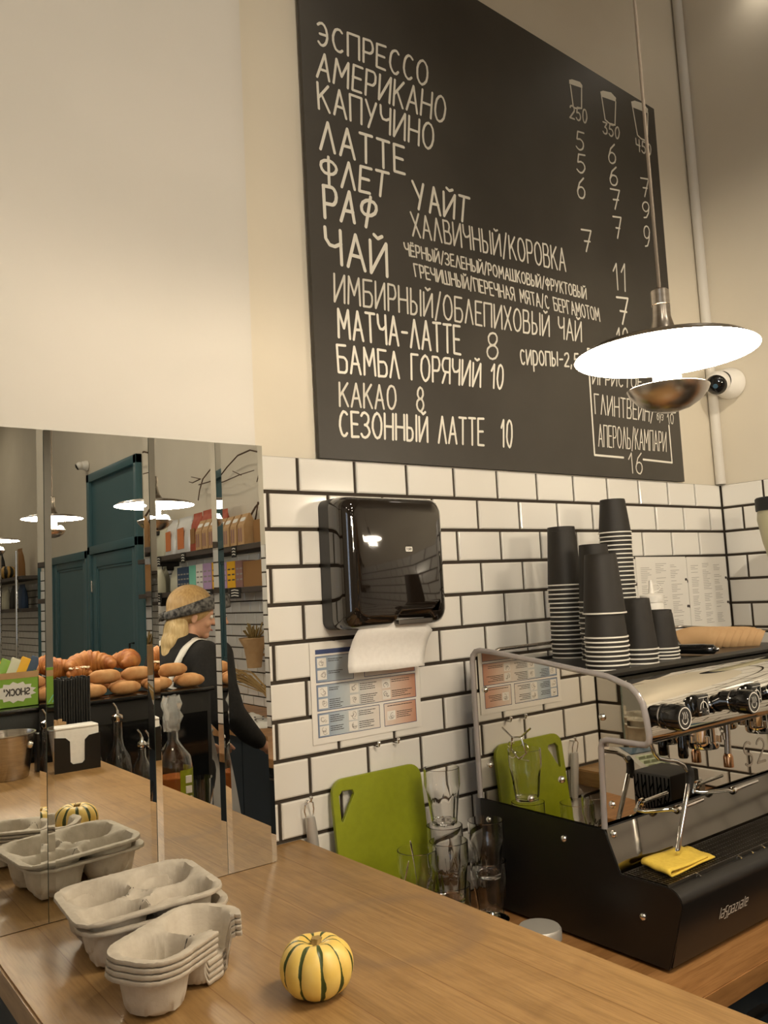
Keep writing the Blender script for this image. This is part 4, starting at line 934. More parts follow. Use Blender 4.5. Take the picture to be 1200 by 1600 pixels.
# ================================================================ espresso machine
XM, XE = .405, 1.25
em = thing('espresso_machine', 'black and mirror-steel two-group espresso machine on the worktop', 'coffee machine', (.76, -.34, ZW))
low = [(-.092, .866), (-.572, .866), (-.6055, .982), (-.604, .994), (-.597, 1.003), (-.584, 1.009), (-.574, 1.006), (-.452, 1.006), (-.431, 1.083), (-.429, 1.088), (-.425, 1.088), (-.425, 1.12), (-.092, 1.12)]
bm = prism(bm_(), low, 'yz', XM+.004, XE); body = obj('base_body', bm, M['black_sat'], em, smooth=35)
side = [(-.088, .862), (-.5685, .862), (-.590, .925), (-.607, .984), (-.6045, .997), (-.597, 1.006), (-.585, 1.0115), (-.474, 1.0115), (-.446, 1.082), (-.4385, 1.089), (-.088, 1.0935)]
bm = prism(bm_(), side, 'yz', XM-.001, XM+.004); bmesh.ops.bevel(bm, geom=bm.edges[:], offset=.0015, segments=2, affect='EDGES'); sd = obj('side_panel', bm, M['black_sat'], em, smooth=35)
bm = prism(bm_(), side, 'yz', XE, XE+.005); obj('side_panel', bm, M['black_sat'], em)
def bolt(y, z, parent, x=None):
    x = XM-.001 if x is None else x
    m = Matrix.Rotation(-PI/2, 4, 'Y'); bm = bm_()
    lathe(bm, [(.0072, 0), (.0070, .0025), (.0050, .0052), (.0, .0062)], 20, c=(x, y, z), mtx=m); obj('bolt', bm, M['chrome'], parent, smooth=60)
for y, z in ((-.116, 1.050), (-.337, 1.0515), (-.520, .945)): bolt(y, z, sd)
# steel lip behind the drip tray, backsplash, upper body
obj('splash_lip', prism(bm_(), [(-.4640, 1.0070), (-.4620, 1.0065), (-.4400, 1.0885), (-.4420, 1.0900)], 'yz', XM+.006, XE-.002), M['steel_lip'], em)
bs = obj('backsplash', box(XM+.0055, XE-.002, -.430, -.4265, 1.0885, 1.252), M['steel_mirror'], em)
bm = bm_()
for l in text_lines('S2', .35): stroke(bm, [(.955+u*.095, -.4305, 1.118+v*.055) for u, v in l], .006, NY)
obj('embossed_logo', bm, M['brushed'], bs)
obj('rear_body', box(XM+.005, XE, -.4255, -.095, 1.121, 1.382), M['black_sat'], em)
upp = [(-.4258, 1.248), (-.53, 1.2575), (-.545, 1.262), (-.5535, 1.270), (-.5565, 1.280), (-.5555, 1.302), (-.5495, 1.330), (-.540, 1.350), (-.526, 1.364), (-.505, 1.3745), (-.475, 1.381), (-.44, 1.3835), (-.4258, 1.3835)]
bm = prism(bm_(), upp, 'yz', XM+.0055, XE-.001); fas = obj('fascia', bm, M['steel_mirror'], em, smooth=32)
bm = prism(bm_(), [(-.095, 1.384), (-.462, 1.384), (-.470, 1.392), (-.462, 1.398), (-.452, 1.390), (-.105, 1.390), (-.100, 1.397), (-.095, 1.397)], 'yz', XM+.012, XE-.004); obj('cup_tray', bm, M['black_sat'], em, smooth=35)
# mirrored side guard with a thick clear rim and a pressed emblem
gd = [(-.0906, 1.095), (-.0906, 1.405), (-.094, 1.420), (-.104, 1.4295), (-.120, 1.4325), (-.16, 1.4295), (-.314, 1.4118), (-.4795, 1.3903), (-.5308, 1.3734), (-.546, 1.360), (-.5568, 1.3426), (-.562, 1.315), (-.5654, 1.2839), (-.564, 1.273), (-.557, 1.267), (-.5450, 1.2655), (-.4678, 1.2662), (-.4545, 1.2620), (-.4500, 1.2493), (-.4441, 1.092)]
bm = prism(bm_(), gd, 'yz', XM-.0005, XM+.0035); gg = obj('side_guard', bm, M['steel_mirror'], em)
obj('clear_rim', tube(bm_(), [(XM-.001, y, z) for y, z in gd], .0062, 10), M['acrylic'], gg, smooth=60)
bm = bm_(); 
for pts in ([(-.175, 1.262), (-.205, 1.243), (-.232, 1.247), (-.262, 1.268)], [(-.205, 1.243), (-.198, 1.215), (-.222, 1.198), (-.245, 1.213), (-.232, 1.247)]): tube(bm, [(XM-.0003, y, z) for y, z in pts], .0022, 6)
for l in text_lines('S2', .4): tube(bm, [(XM-.0003, -.190-u*.062, 1.198+v*.036) for u, v in l], .0012, 6)
obj('pressed_emblem', bm, M['steel_mirror'], gg, smooth=60)
for y, z in ((-.128, 1.3428), (-.459, 1.3097), (-.129, 1.1734), (-.341, 1.1713), (-.25, 1.118)): bolt(y, z, gg)
bolt(-.462, 1.140, em, XM+.006); bolt(-.466, 1.0857, em, XM-.002)
# drip tray grid
bm = bm_(); bx(bm, XM+.008, XE-.004, -.5735, -.5705, 1.0065, 1.0125); bx(bm, XM+.008, XE-.004, -.4785, -.476, 1.0065, 1.0125)
for k in range(6): bx(bm, XM+.008, XE-.004, -.556+k*.0145, -.5545+k*.0145, 1.0085, 1.0118)
n = 96
for k in range(n):
    x = XM+.010+(XE-XM-.016)*k/n; bx(bm, x, x+.0022, -.5735, -.476, 1.0095, 1.0125)
obj('drip_grid', bm, M['dark_steel'], em)
for x in (.50, .645, .69, .735, .80, .88, .97):
    bm = bm_(); tube(bm, [(x, -.576, 1.008), (x, -.5765, 1.0135), (x, -.581, 1.0145), (x, -.587, 1.0105)], .0017, 6); obj('grid_clip', bm, M['chrome'], em, smooth=60)
# control knobs and icon plates
def knob(x, z):
    bm = bm_(); m = Matrix.Rotation(PI/2, 4, 'X')
    lathe(bm, [(.020, 0), (.020, .018), (.0235, .020), (.0235, .026), (.0215, .028), (.0215, .034), (.0245, .037), (.0245, .062), (.0225, .066), (.0, .0665)], 36, c=(x, -.551, z), mtx=m)
    k = obj('steam_knob', bm, M['black_gloss'], em, smooth=40)
    bm = bm_(); stroke(bm, [(x+.0195*math.cos(a), -.6178, z+.0195*math.sin(a)) for a in [2*PI*i/28 for i in range(29)]], .0022, NY)
    stroke(bm, [(x+.009*math.cos(a), -.6178, z-.002+.009*math.sin(a)) for a in [PI+PI*i/8 for i in range(9)]] , .0018, NY)
    for dx in (-.006, 0, .006): stroke(bm, [(x+dx, -.6178, z-.001), (x+dx+.002, -.6178, z+.005), (x+dx-.001, -.6178, z+.011)], .0014, NY)
    obj('knob_symbol', bm, M['white_card'], k)
    bm = bm_(); lathe(bm, [(.0237, .0215), (.0239, .023), (.0237, .0245)], 36, c=(x, -.551, z), mtx=m); obj('knob_ring', bm, M['chrome'], k, smooth=60)
def plate(x, z):
    b = obj('icon_plate', box(x-.022, x+.022, -.566, -.548, z-.022, z+.022, .004), M['black_gloss'], em, smooth=40)
    bm = bm_(); y = -.5665
    stroke(bm, [(x-.016, y, z+.016), (x+.016, y, z+.016), (x+.016, y, z-.016)], .0012, NY)
    stroke(bm, [(x+.013*math.cos(a), y, z-.008+.016*math.sin(a)) for a in [.15+(PI-.3)*i/10 for i in range(11)]], .0022, NY)
    stroke(bm, [(x, y, z+.012), (x-.002, y, z-.004)], .0016, NY); stroke(bm, [(x-.016, y, z-.012), (x-.009, y, z-.012)], .0016, NY); stroke(bm, [(x+.009, y, z-.012), (x+.015, y, z-.012)], .0016, NY)
    obj('plate_symbol', bm, M['white_card'], b)
knob(.445, 1.316); plate(.590, 1.318); knob(.690, 1.316); plate(.795, 1.318); knob(.925, 1.316)
# groups, spout, wand, racks
def group_head(x):
    bm = bm_(); lathe(bm, [(.0, 1.205), (.030, 1.205), (.034, 1.210), (.034, 1.222), (.038, 1.224), (.038, 1.252)], 36, c=(x, -.478, 0)); g = obj('group_head', bm, M['chrome'], em, smooth=40)
    for k in range(8):
        a = 2*PI*k/8; obj('group_screw', cyl(bm_(), (x+.041*math.cos(a), -.478+.041*math.sin(a), 1.222), (x+.041*math.cos(a), -.478+.041*math.sin(a), 1.236), .005, 10), M['chrome'], g, smooth=40)
group_head(.715); group_head(.955)
bm = bm_(); lathe(bm, [(.0, 1.187), (.009, 1.187), (.011, 1.192), (.011, 1.214), (.009, 1.222), (.006, 1.25)], 20, c=(.672, -.455, 0)); obj('valve_tip', bm, M['black_gloss'], em, smooth=50)
bm = bm_(); tube(bm, [(.826, -.47, 1.252), (.824, -.47, 1.21), (.820, -.47, 1.165)], .0075, 14); sp_ = obj('water_spout', bm, M['brushed'], em, smooth=60)
copper = mat('copper_nozzle', (.62, .34, .18), .2, 1.0)
bm = bm_(); lathe(bm, [(.0075, 1.176), (.011, 1.168), (.011, 1.146), (.0, 1.1445)], 20, c=(.8195, -.4705, 0)); obj('spout_nozzle', bm, copper, sp_, smooth=50)
wp = [(.474, -.515, 1.268), (.482, -.512, 1.250), (.492, -.510, 1.232), (.507, -.508, 1.219), (.535, -.506, 1.211), (.570, -.505, 1.203), (.594, -.504, 1.192), (.607, -.504, 1.178)]
w_ = obj('steam_wand', tube(bm_(), wp, .0042, 12), M['chrome'], em, smooth=60)
obj('wand_tube', tube(bm_(), [(.6075, -.504, 1.150), (.585, -.505, 1.105), (.560, -.506, 1.056), (.549, -.507, 1.034), (.546, -.5075, 1.028), (.5455, -.5075, 1.0255)], [.0052, .0052, .0052, .0056, .0048, .003], 14), M['chrome'], w_, smooth=60)
obj('wand_grip', tube(bm_(), [(.6085, -.504, 1.184), (.6155, -.504, 1.176), (.6155, -.504, 1.160), (.609, -.504, 1.142)], [.0075, .009, .009, .0078], 14), M['black_matt'], w_, smooth=60)
def rack(x0, x1, x2, z0, z1, z2):
    bm = bm_(); tube(bm, [(x0, -.4305, z0+.004), (x0+.015, -.440, z0), (x1-.006, -.470, z1+.003), (x1, -.474, z1), (x2, -.474, z2)], .0042, 10); r = obj('cup_rack_rod', bm, M['chrome'], em, smooth=60)
    obj('rod_nut', cyl(bm_(), (x1+.004, -.474, z1), (x1+.013, -.474, z1+.0007), .0085, 16), M['chrome'], r, smooth=40)
rack(.525, .597, .700, 1.097, 1.094, 1.097); rack(.735, .812, .925, 1.097, 1.094, 1.097)
# rail around the cup tray
rl = [(XM+.065, -.10, 1.398), (XM+.065, -.10, 1.417), (XM+.071, -.10, 1.4255), (XM+.082, -.10, 1.428), (XE-.08, -.10, 1.432), (XE-.03, -.10, 1.432), (XE-.018, -.112, 1.432), (XE-.018, -.43, 1.420), (XE-.018, -.44, 1.412), (XE-.018, -.44, 1.398)]
obj('tray_rail', tube(bm_(), rl, .0045, 10), M['brushed'], em, smooth=60)
# maker's lettering and gauge on the sloping front
nf = Vector((0, -.118, -.0335)).normalized(); ev = Vector((0, -.0335, .116)).normalized()
bm = bm_(); text_on(bm, 'laspaziale', (.540, -.5915, .9235), (1, 0, 0), ev, .100, .0165, .0017, (0, -.96, -.28), .34); obj('maker_lettering', bm, M['white_card'], em)
mt = Matrix.Rotation(math.radians(106), 4, 'X')
bm = bm_(); lathe(bm, [(.024, 0), (.024, .006), (.021, .008)], 32, c=(.792, -.5865, .918), mtx=mt); ga = obj('pressure_gauge', bm, M['chrome'], em, smooth=40)
bm = bm_(); lathe(bm, [(.0212, .006), (.0, .0062)], 32, c=(.792, -.5865, .918), mtx=mt); obj('gauge_face', bm, M['white_paper'], ga)
for x, y in ((XM+.06, -.52), (XM+.06, -.13), (XE-.06, -.52), (XE-.06, -.13)): obj('foot', cyl(bm_(), (x, y, ZW), (x, y, .867), .018, 20), M['black_matt'], em, smooth=40)

# folded yellow cloth under the wand
bm = bm_(); prof = []
ln = .152
for u in [i/10 for i in range(11)]: prof.append((ln*(1-u), 0.0))
for k in range(1, 8): a = -PI/2 - PI*k/8; prof.append((.007*math.cos(a)*1.1, .0052+.0052*math.sin(a)))
for u in [i/10 for i in range(11)]: prof.append((ln*.86*u, .0104-.0062*min(1, u*1.7)))
A = Vector((.477, -.4755, 0)); B = Vector((.455, -.556, 0)); ex = Vector((.988, .06, 0)).normalized(); g = []
for j in range(9):
    o = A.lerp(B, j/8); s_ = 1 + (.0 if j < 9 else 0); row = []
    for i, (u, z) in enumerate(prof):
        shear = (.10 if i < 11 else -.04)*u*(j/8-.2)
        row.append(bm.verts.new((o.x+ex.x*u, o.y+ex.y*u - .10*u*(1 if i < 11 else .1)*0.5 + shear*.2, 1.0150+z+.0009*math.sin(j*1.3+u*40))))
    g.append(row)
for a, b in zip(g, g[1:]):
    for i in range(len(prof)-1): bm.faces.new((a[i], a[i+1], b[i+1], b[i]))
o = obj('cleaning_cloth', bm, M['yellow_cloth'], smooth=180); sm = o.modifiers.new('thick', 'SOLIDIFY'); sm.thickness = .0026; sm.offset = 0
tag(o, 'folded yellow cleaning cloth on the drip tray under the steam wand', 'cloth')

# ---------------------------------------------------------------- paper cups, upside down on the cup tray
def cup_meshes(rr, h, rt, ripple=False):
    bm = bm_(); seg = 48
    pr = []
    for k in range(9):
        z = .003+(h-.004)*k/8; pr.append((rr-.002+(rt-rr+.002)*k/8, z))
    pr += [(rt-.0006, h-.0004), (rt-.003, h), (rt-.004, h-.004), (.0, h-.0045)]
    if ripple:
        pr = [];  nn = 44
        for k in range(nn+1): z = .004+(h-.006)*k/nn; pr.append((rr-.002+(rt-rr+.002)*k/nn, z))
        pr += [(rt-.001, h), (rt-.003, h), (rt-.004, h-.004), (.0, h-.0045)]
    lathe(bm, pr, seg if not ripple else 90)
    if ripple:
        for v in bm.verts:
            r = math.hypot(v.co.x, v.co.y)
            if r > rt-.002 and v.co.z < h-.003:
                a = math.atan2(v.co.y, v.co.x); s = .0007*math.sin(a*22+v.co.z*700)*math.sin(a*22-v.co.z*700)
                v.co.x *= 1+s/r; v.co.y *= 1+s/r
    b = obj('paper_cup', bm, M['black_card'], smooth=40)
    bm = bm_(); lathe(bm, [(rr-.0022, .0032), (rr-.0003, .0035), (rr+.0004, .0018), (rr-.0003, .0002), (rr-.0022, .0004), (rr-.0026, .002), (rr-.0022, .0032)], seg)
    r = obj('rim', bm, M['white_card'], b, smooth=60, world=False); return b
def cup_stack(x, y, z, kinds, n, sp, what, group, gaps={}, wob=.0012):
    proto = kinds; zz = z
    for k in range(n):
        o = proto if k == 0 else dup(proto, (0, 0, 0))
        o.location = (x+random.uniform(-wob, wob), y+random.uniform(-wob, wob), zz)
        i = n-1-k
        tag(o, f'{ORD[i]} paper cup {what}', 'paper cup', group)
        zz += sp + gaps.get(k, 0)
Zt = 1.3908
cup_stack(.705, -.13, Zt, cup_meshes(.0455, .150, .0345), 17, .0113, 'of the tall left stack on the coffee machine', 'paper cups of the left stack')
cup_stack(.51, -.400, Zt, cup_meshes(.0465, .128, .0335), 9, .0096, 'of the front stack on the coffee machine', 'paper cups of the front stack', {7: .041})
cup_stack(.905, -.145, Zt, cup_meshes(.044, .092, .033, True), 29-1, .0116, 'of the tallest ribbed stack on the machine', 'ribbed paper cups of the tallest stack')
cup_stack(.645, -.385, Zt, cup_meshes(.040, .114, .0275), 4, .0103, 'of the small middle stack on the machine', 'paper cups of the small middle stack')
cup_stack(.757, -.365, Zt, cup_meshes(.0395, .090, .029), 4, .0078, 'of the small stack beside the kraft sleeves', 'paper cups of the small right stack')
cup_stack(.685, -.242, Zt, cup_meshes(.0445, .140, .034), 12, .0125, 'of the half hidden stack behind the front stack', 'paper cups of the half hidden stack')

# white squeeze bottle behind the cups
t = thing('sauce_bottle', 'white squeeze bottle with pointed cap and tether behind the paper cups', 'bottle', (1.01, -.17, Zt))
c = (1.01, -.17, Zt)
bm = bm_(); lathe(bm, [(.0, 0), (.028, 0), (.031, .004), (.031, .117), (.027, .128), (.024, .132)], 32, c=c, cap1=True); obj('bottle', bm, M['white_plastic'], t, smooth=40)
bm = bm_(); lathe(bm, [(.0315, .123), (.0315, .141), (.029, .143), (.012, .145), (.008, .148), (.0045, .182), (.0, .183)], 32, c=c); cp = obj('cap', bm, M['white_plastic'], t, smooth=40)
obj('tether', tube(bm_(), [(c[0]+.004, c[1], c[2]+.170), (c[0]+.018, c[1]-.010, c[2]+.171), (c[0]+.024, c[1]-.014, c[2]+.162), (c[0]+.018, c[1]-.010, c[2]+.153), (c[0]+.007, c[1]-.003, c[2]+.1515)], .0016, 8), M['white_plastic'], cp, smooth=60)

# kraft cup sleeves lying fanned on the tray
def sleeve_mesh():
    """a flattened kraft sleeve: a curved band standing on edge, wavy inner lining showing at the cut end"""
    bm = bm_(); n = 30; R = .14; V = []
    for k in range(n+1):
        a = math.radians(115-50*k/n); V.append([bm.verts.new((r*math.cos(a), 0, r*math.sin(a)-R+.034)) for r in (R-.050, R-.025, R+.0012*math.sin(k*1.7)*(k > 22))])
    for a, b in zip(V, V[1:]):
        for j in range(2): bm.faces.new((a[j], b[j], b[j+1], a[j+1]))
    return bm
sl = obj('cup_sleeve', sleeve_mesh(), M['kraft'], smooth=60)
sl.modifiers.new('thick', 'SOLIDIFY').thickness = .0032
for k in range(7):
    o = sl if k == 0 else sl.copy()
    if k: COL.objects.link(o)
    o.location = (1.020+.0160*k, -.292-.0115*k, Zt+.0225-.0010*k); o.rotation_euler = (math.radians(-3), math.radians(1), math.radians(-44))
    tag(o, f'{["leftmost", "second", "third", "fourth", "fifth", "sixth", "rightmost"][k]} flattened kraft cup sleeve, from the left, on the coffee machine', 'cup sleeve', 'kraft cup sleeves on the machine')
# black handled tool lying in front of them
t = thing('handled_tool', 'black handled steel tool lying on the cup tray before the kraft sleeves', 'tool', (.87, -.42, Zt))
p0, p1 = Vector((.845, -.33, Zt+.0135)), Vector((.868, -.435, Zt+.0135)); d = (p1-p0)
obj('handle', tube(bm_(), [p0, p0+d*.06, p0+d*.3, p0+d*.7, p0+d*.95, p1], [.009, .0125, .0115, .0125, .0115, .006], 16), M['black_gloss'], t, smooth=60)
obj('ferrule', tube(bm_(), [p0-d*.22, p0-d*.02, p0], [.006, .0085, .0088], 14), M['chrome'], t, smooth=60)
ball_ = bm_(); ball(ball_, p1+d*.02, .0052, u=12, v=8); obj('end_ring', ball_, M['chrome'], t, smooth=60)

# coffee grinder standing on the right, only its hopper edge in view
t = thing('coffee_grinder', 'coffee grinder with pale hopper and dark lid, cut by the right photo edge', 'grinder', (1.43, -.33, ZW)); gc = (1.470, -.31)
obj('body', loft(bm_(), [rr2 for rr2 in [[(x, y, z) for x, y in rrect(gc[0]-w, gc[0]+w, gc[1]-w*1.1, gc[1]+w, .02)] for z, w in ((ZW, .085), (ZW+.02, .088), (1.34, .06), (1.37, .03), (1.57, .028))]]), M['black_sat'], t, smooth=40)
bm = bm_(); lathe(bm, [(.030, 1.571), (.036, 1.60), (.052, 1.665), (.0625, 1.735), (.060, 1.760)], 40, c=(*gc, 0)); obj('hopper', bm, M['frosted'], t, smooth=60)
bm = bm_(); lathe(bm, [(.063, 1.760), (.064, 1.764), (.064, 1.796), (.060, 1.800), (.0, 1.801)], 40, c=(*gc, 0)); obj('lid', bm, M['black_matt'], t, smooth=40)

# card terminal and cut-out napkin box on the right worktop (seen mirrored in the backsplash)
t = thing('card_terminal', 'grey payment card terminal on the wooden worktop, reflected in the coffee machine', 'card terminal', (1.45, -1.06, ZW), math.radians(10)); t.scale = (1.2, 1.2, 1.2)
prof = [(-.135, 0), (-.135, .075), (-.085, .135), (-.02, .115), (.06, .080), (.125, .062), (.135, .05), (.135, 0)]
obj('housing', prism(bm_(), prof, 'yz', -.06, .06), M['light_grey'], t, world=False)
obj('display', prism(bm_(), [(-.080, .1345), (-.022, .1165), (-.022, .1180), (-.080, .1365)], 'yz', -.045, .045), M['screen'], t, world=False)
bm = bm_()
for i in range(3):
    for j in range(4): bx(bm, -.040+.028*i, -.017+.028*i, -.012+.018*j, .002+.018*j, .095-.0078*j, .1135-.0078*j)
obj('keypad', bm, M['keys'], t, world=False)
t = thing('napkin_box', 'black box with cut-out line pattern on the worktop, reflected in the coffee machine', 'napkin box', (1.26, -.89, ZW))
bm = bm_(); bx(bm, 1.18, 1.33, -.96, -.825, ZW, ZW+.135, .006); obj('box', bm, M['black_matt'], t, smooth=40)
bm = bm_()
for k in range(10):
    y = -.832-.0135*k; a = .010*(4.5-k)/4; z = ZW
    stroke(bm, [(1.1795, y, z+.126), (1.1795, y, z+.080), (1.1795, y-a, z+.045), (1.1795, y-a*2.2, z+.012)], .0042, (-1, 0, 0))
    if k % 2 == 0: stroke(bm, [(1.1795, y, z+.108), (1.1795, y-.0135, z+.085)], .0038, (-1, 0, 0)); stroke(bm, [(1.1795, y-a, z+.050), (1.1795, y-.0135, z+.062)], .0038, (-1, 0, 0))
obj('cut_out_pattern', bm, M['steel'], t)
for c in list(t.children):
    for v in c.data.vertices: v.co.x += .055; v.co.y -= .01
# ================================================================ behind the camera: what the mirrors show
# teal doors in the right wall
def panel_door(num, y0, y1, z0, z1, transom=None, hinge_side=None, hnd=None):
    """teal panelled door set in the right wall, y0 > y1"""
    xf = XR-.004; bm = bm_()
    zt = transom or z1
    for a in ((y0, y0-.07, z0, zt), (y1+.07, y1, z0, zt), (y0, y1, zt-.08, zt)): bx(bm, XR-.05, XR+.005, a[1], a[0], a[2], a[3], .004)
    if transom: bx(bm, XR-.05, XR+.005, y1, y0, z1-.02, z1+.06, .004)
    d = struct('door_%d' % num, bm, M['teal'], smooth=35)
    L = bm_(); a, b = y0-.075, y1+.075; xl = XR-.03
    bx(L, xl+.018, XR+.004, b, a, z0, z1-.025)                        # recessed panel ground
    sw = .12
    for c in ((b, b+sw, z0, z1-.025), (a-sw, a, z0, z1-.025), (b+sw, a-sw, z1-.025-sw, z1-.025), (b+sw, a-sw, z0, z0+.22), (b+sw, a-sw, z0+.85, z0+1.0)): bx(L, xl, xl+.02, *c, .003)
    for zz in ((z0+1.0, z1-.145), (z0+.22, z0+.85)):                   # raised moulding round each panel
        for c in ((b+sw, b+sw+.025, zz[0], zz[1]), (a-sw-.025, a-sw, zz[0], zz[1]), (b+sw, a-sw, zz[1]-.025, zz[1]), (b+sw, a-sw, zz[0], zz[0]+.025)): bx(L, xl+.008, xl+.022, *c, .004)
    lf = obj('door_leaf', L, M['teal'], d, world=False, smooth=35)
    if transom: obj('transom_panel', box(XR-.015, XR+.004, b, a, z1+.06, transom-.08), M['teal'], d, world=False)
    for zz in (z0+.30, z0+1.0, z0+1.72):
        if hinge_side: obj('hinge', tube(bm_(), [(xl-.004, hinge_side, zz), (xl-.004, hinge_side, zz+.11)], .010, 10), M['brushed'], lf, world=False)
    if hnd: obj('handle', tube(bm_(), [(xl, hnd, 1.0), (xl-.04, hnd, 1.0), (xl-.04, hnd, 1.25), (xl, hnd, 1.25)], .009, 8), M['black_sat'], lf, world=False)
    return d
panel_door(1, -5.50, -6.84, 0, 2.10, transom=2.87, hinge_side=-6.77, hnd=-5.68)
panel_door(2, -6.86, -8.14, 0, 2.13, hinge_side=-6.90)
struct('trim_6', box(XR-.05, XR+.005, -5.50, -5.385, 0, 1.95), M['teal'])

# two shelves of coffee on the tiled wall
def shelf(label, y0, y1, z, d=.24):
    t = thing('wall_shelf', label, 'shelf', (XR-.12, (y0+y1)/2, z))
    obj('board', box(XR-d, XR-.007, y1, y0, z-.035, z, .003), M['shelf'], t)
    for y in (y0-.25, y1+.25): obj('bracket', box(XR-.16, XR-.007, y-.012, y+.012, z-.10, z-.0355), M['black_sat'], t)
    return t
SX = XR-.14
shelf('upper dark shelf of coffee bags on the tiled wall, seen in the mirrors', -2.9, -5.0, 1.925)
shelf('lower dark shelf of boxes on the tiled wall, seen in the mirrors', -2.9, -5.0, 1.655)
def pouch(name, label, cat, y0, y1, z0, h, m, panel=None, panel_m=None, black=None, group=None, x=SX):
    w = (y1-y0); t = thing(name, label, cat, (x, (y0+y1)/2, z0), 0, group)
    rg = []
    for z, dx, f in ((0, .042, .96), (.01, .046, 1), (h*.45, .042, 1), (h*.72, .028, .98), (h*.88, .008, .96), (h*.90, .003, .97), (h, .002, .97)):
        rg.append([(dx*math.copysign(abs(math.cos(a))**.6, math.cos(a)), w/2*f*math.copysign(abs(math.sin(a))**.45, math.sin(a)), z) for a in [2*PI*k/20 for k in range(20)]])
    obj('bag', loft(bm_(), rg), m, t, smooth=45, world=False)
    if panel_m:
        a, b, c, d = panel
        obj('label_panel', loft(bm_(), [[(-.0475+.004*(k), y, z) for y, z in ((w*a/2, h*c), (w*b/2, h*c+.004), (w*(b)/2, h*.5), (w*b/2*.98, h*d), (w*a/2*.98, h*d-.004), (w*a/2, h*.5))] for k in (0, 1)]), panel_m, t, world=False)
    return t
def carton(name, label, y0, y1, z0, h, m, mark=None, x=SX, d=.10, group=None):
    t = thing(name, label, 'box', (x, (y0+y1)/2, z0), 0, group)
    w = y1-y0; b = obj('box', box(-d/2, d/2, -w/2+.002, w/2-.002, 0, h, .002), m, t, world=False)
    if mark:
        bm = bm_(); n = max(1, int(w/.05))
        for k in range(n):
            for r in range(3): stroke(bm, [(-d/2-.0006, -w/2+.02+k*w/n, h*(.3+.2*r)), (-d/2-.0006, -w/2+.02+k*w/n+w/n*.55, h*(.3+.2*r))], .010, (-1, 0, 0))
        obj('print', bm, mark, t, world=False)
    return t
U, Lw = 1.9255, 1.6555
pouch('coffee_bag', 'tall cream coffee bag with black label on the upper shelf', 'coffee bag', -4.80, -4.62, U, .34, M['cream'], (-.9, .2, .5, .95), M['black_matt'])
pouch('coffee_bag', 'white coffee bag with orange label, next to the cream bag', 'coffee bag', -4.605, -4.43, U, .265, M['silver_pouch'], (-.5, .5, .12, .68), M['orange'])
pouch('coffee_bag', 'wider white coffee bag with orange label, beside the red bags', 'coffee bag', -4.41, -4.17, U, .268, M['silver_pouch'], (-.45, .45, .12, .70), M['orange'])
pouch('coffee_bag', 'brick red coffee bag beside the wider white one', 'coffee bag', -4.155, -4.01, U, .275, M['red'], (-.5, .5, .2, .6), M['brown_card'])
pouch('coffee_bag', 'brick red coffee bag behind the kraft gable boxes', 'coffee bag', -4.0, -3.84, U, .28, M['red'], (-.5, .5, .2, .6), M['brown_card'])
def gable(label, y, w=.088, h=.20):
    t = thing('gable_box', label, 'box', (SX-.06, y, U), 0, 'kraft gable boxes on the upper shelf')
    obj('carton', prism(bm_(), [(-.045, 0), (.045, 0), (.045, h*.62), (.005, h), (-.005, h), (-.045, h*.62)], 'xz', -w/2, w/2), M['kraft'], t, world=False)
    bm = bm_(); 
    for r in range(2): 
        f = [(-.0457, -w*.3+r*w*.35, h*.12), (-.0457, -w*.3+r*w*.35, h*.5)]; stroke(bm, f, .018, (-1, 0, 0))
    obj('print', bm, M['mauve'], t, world=False)
    bm = bm_(); nn = Vector((-h*.38, 0, .04)).normalized()
    stroke(bm, [Vector((-.026, -w*.25, h*.81))+nn*.0015, Vector((-.026, w*.25, h*.81))+nn*.0015], .03, nn); obj('roof_label', bm, M['white_paper'], t, world=False)
for k, y in enumerate((-3.86, -3.76, -3.66, -3.55, -3.44)):
    gable(['farthest kraft gable box from the white tiles in the mirror', 'second kraft gable box after the red bags', 'third kraft gable box after the red bags', 'fourth kraft gable box after the red bags', 'nearest kraft gable box at the right end of the row'][k], y)
carton('carton', 'plain brown carton at the right end of the upper shelf', -3.37, -3.16, U, .15, M['brown_card'])
for k, (a, b) in enumerate(((-4.84, -4.66), (-4.70, -4.53), (-4.53, -4.38))):
    pouch('tea_bag_pouch', ['leftmost of three cream pouches on the lower shelf', 'middle of three cream pouches on the lower shelf', 'cream pouch next to the navy carton on the lower shelf'][k], 'pouch', a, b-.01, Lw, .20-.006*k, M['cream'], x=SX-(.09 if k == 1 else 0))
carton('carton', 'navy carton with pale print on the lower shelf', -4.36, -4.16, Lw, .172, M['navy_card'], M['ink_grey'])
carton('carton', 'mint green carton on the lower shelf', -4.155, -4.045, Lw, .175, M['mint'])
carton('carton', 'white carton between the mint and lilac cartons', -4.04, -3.93, Lw, .178, M['white_card'], M['ink_grey'])
carton('carton', 'lilac carton beside the yellow one on the lower shelf', -3.925, -3.79, Lw, .178, M['lilac'], M['ink_grey'])
carton('carton', 'bright yellow carton on the lower shelf', -3.785, -3.66, Lw, .178, M['yellow_card'], M['ink_dark'])
carton('carton', 'mauve brown carton beside the yellow one', -3.655, -3.55, Lw, .176, M['mauve'], M['ink_grey'])
carton('carton', 'wide plain brown carton at the end of the lower shelf', -3.54, -3.20, Lw, .165, M['brown_card'])
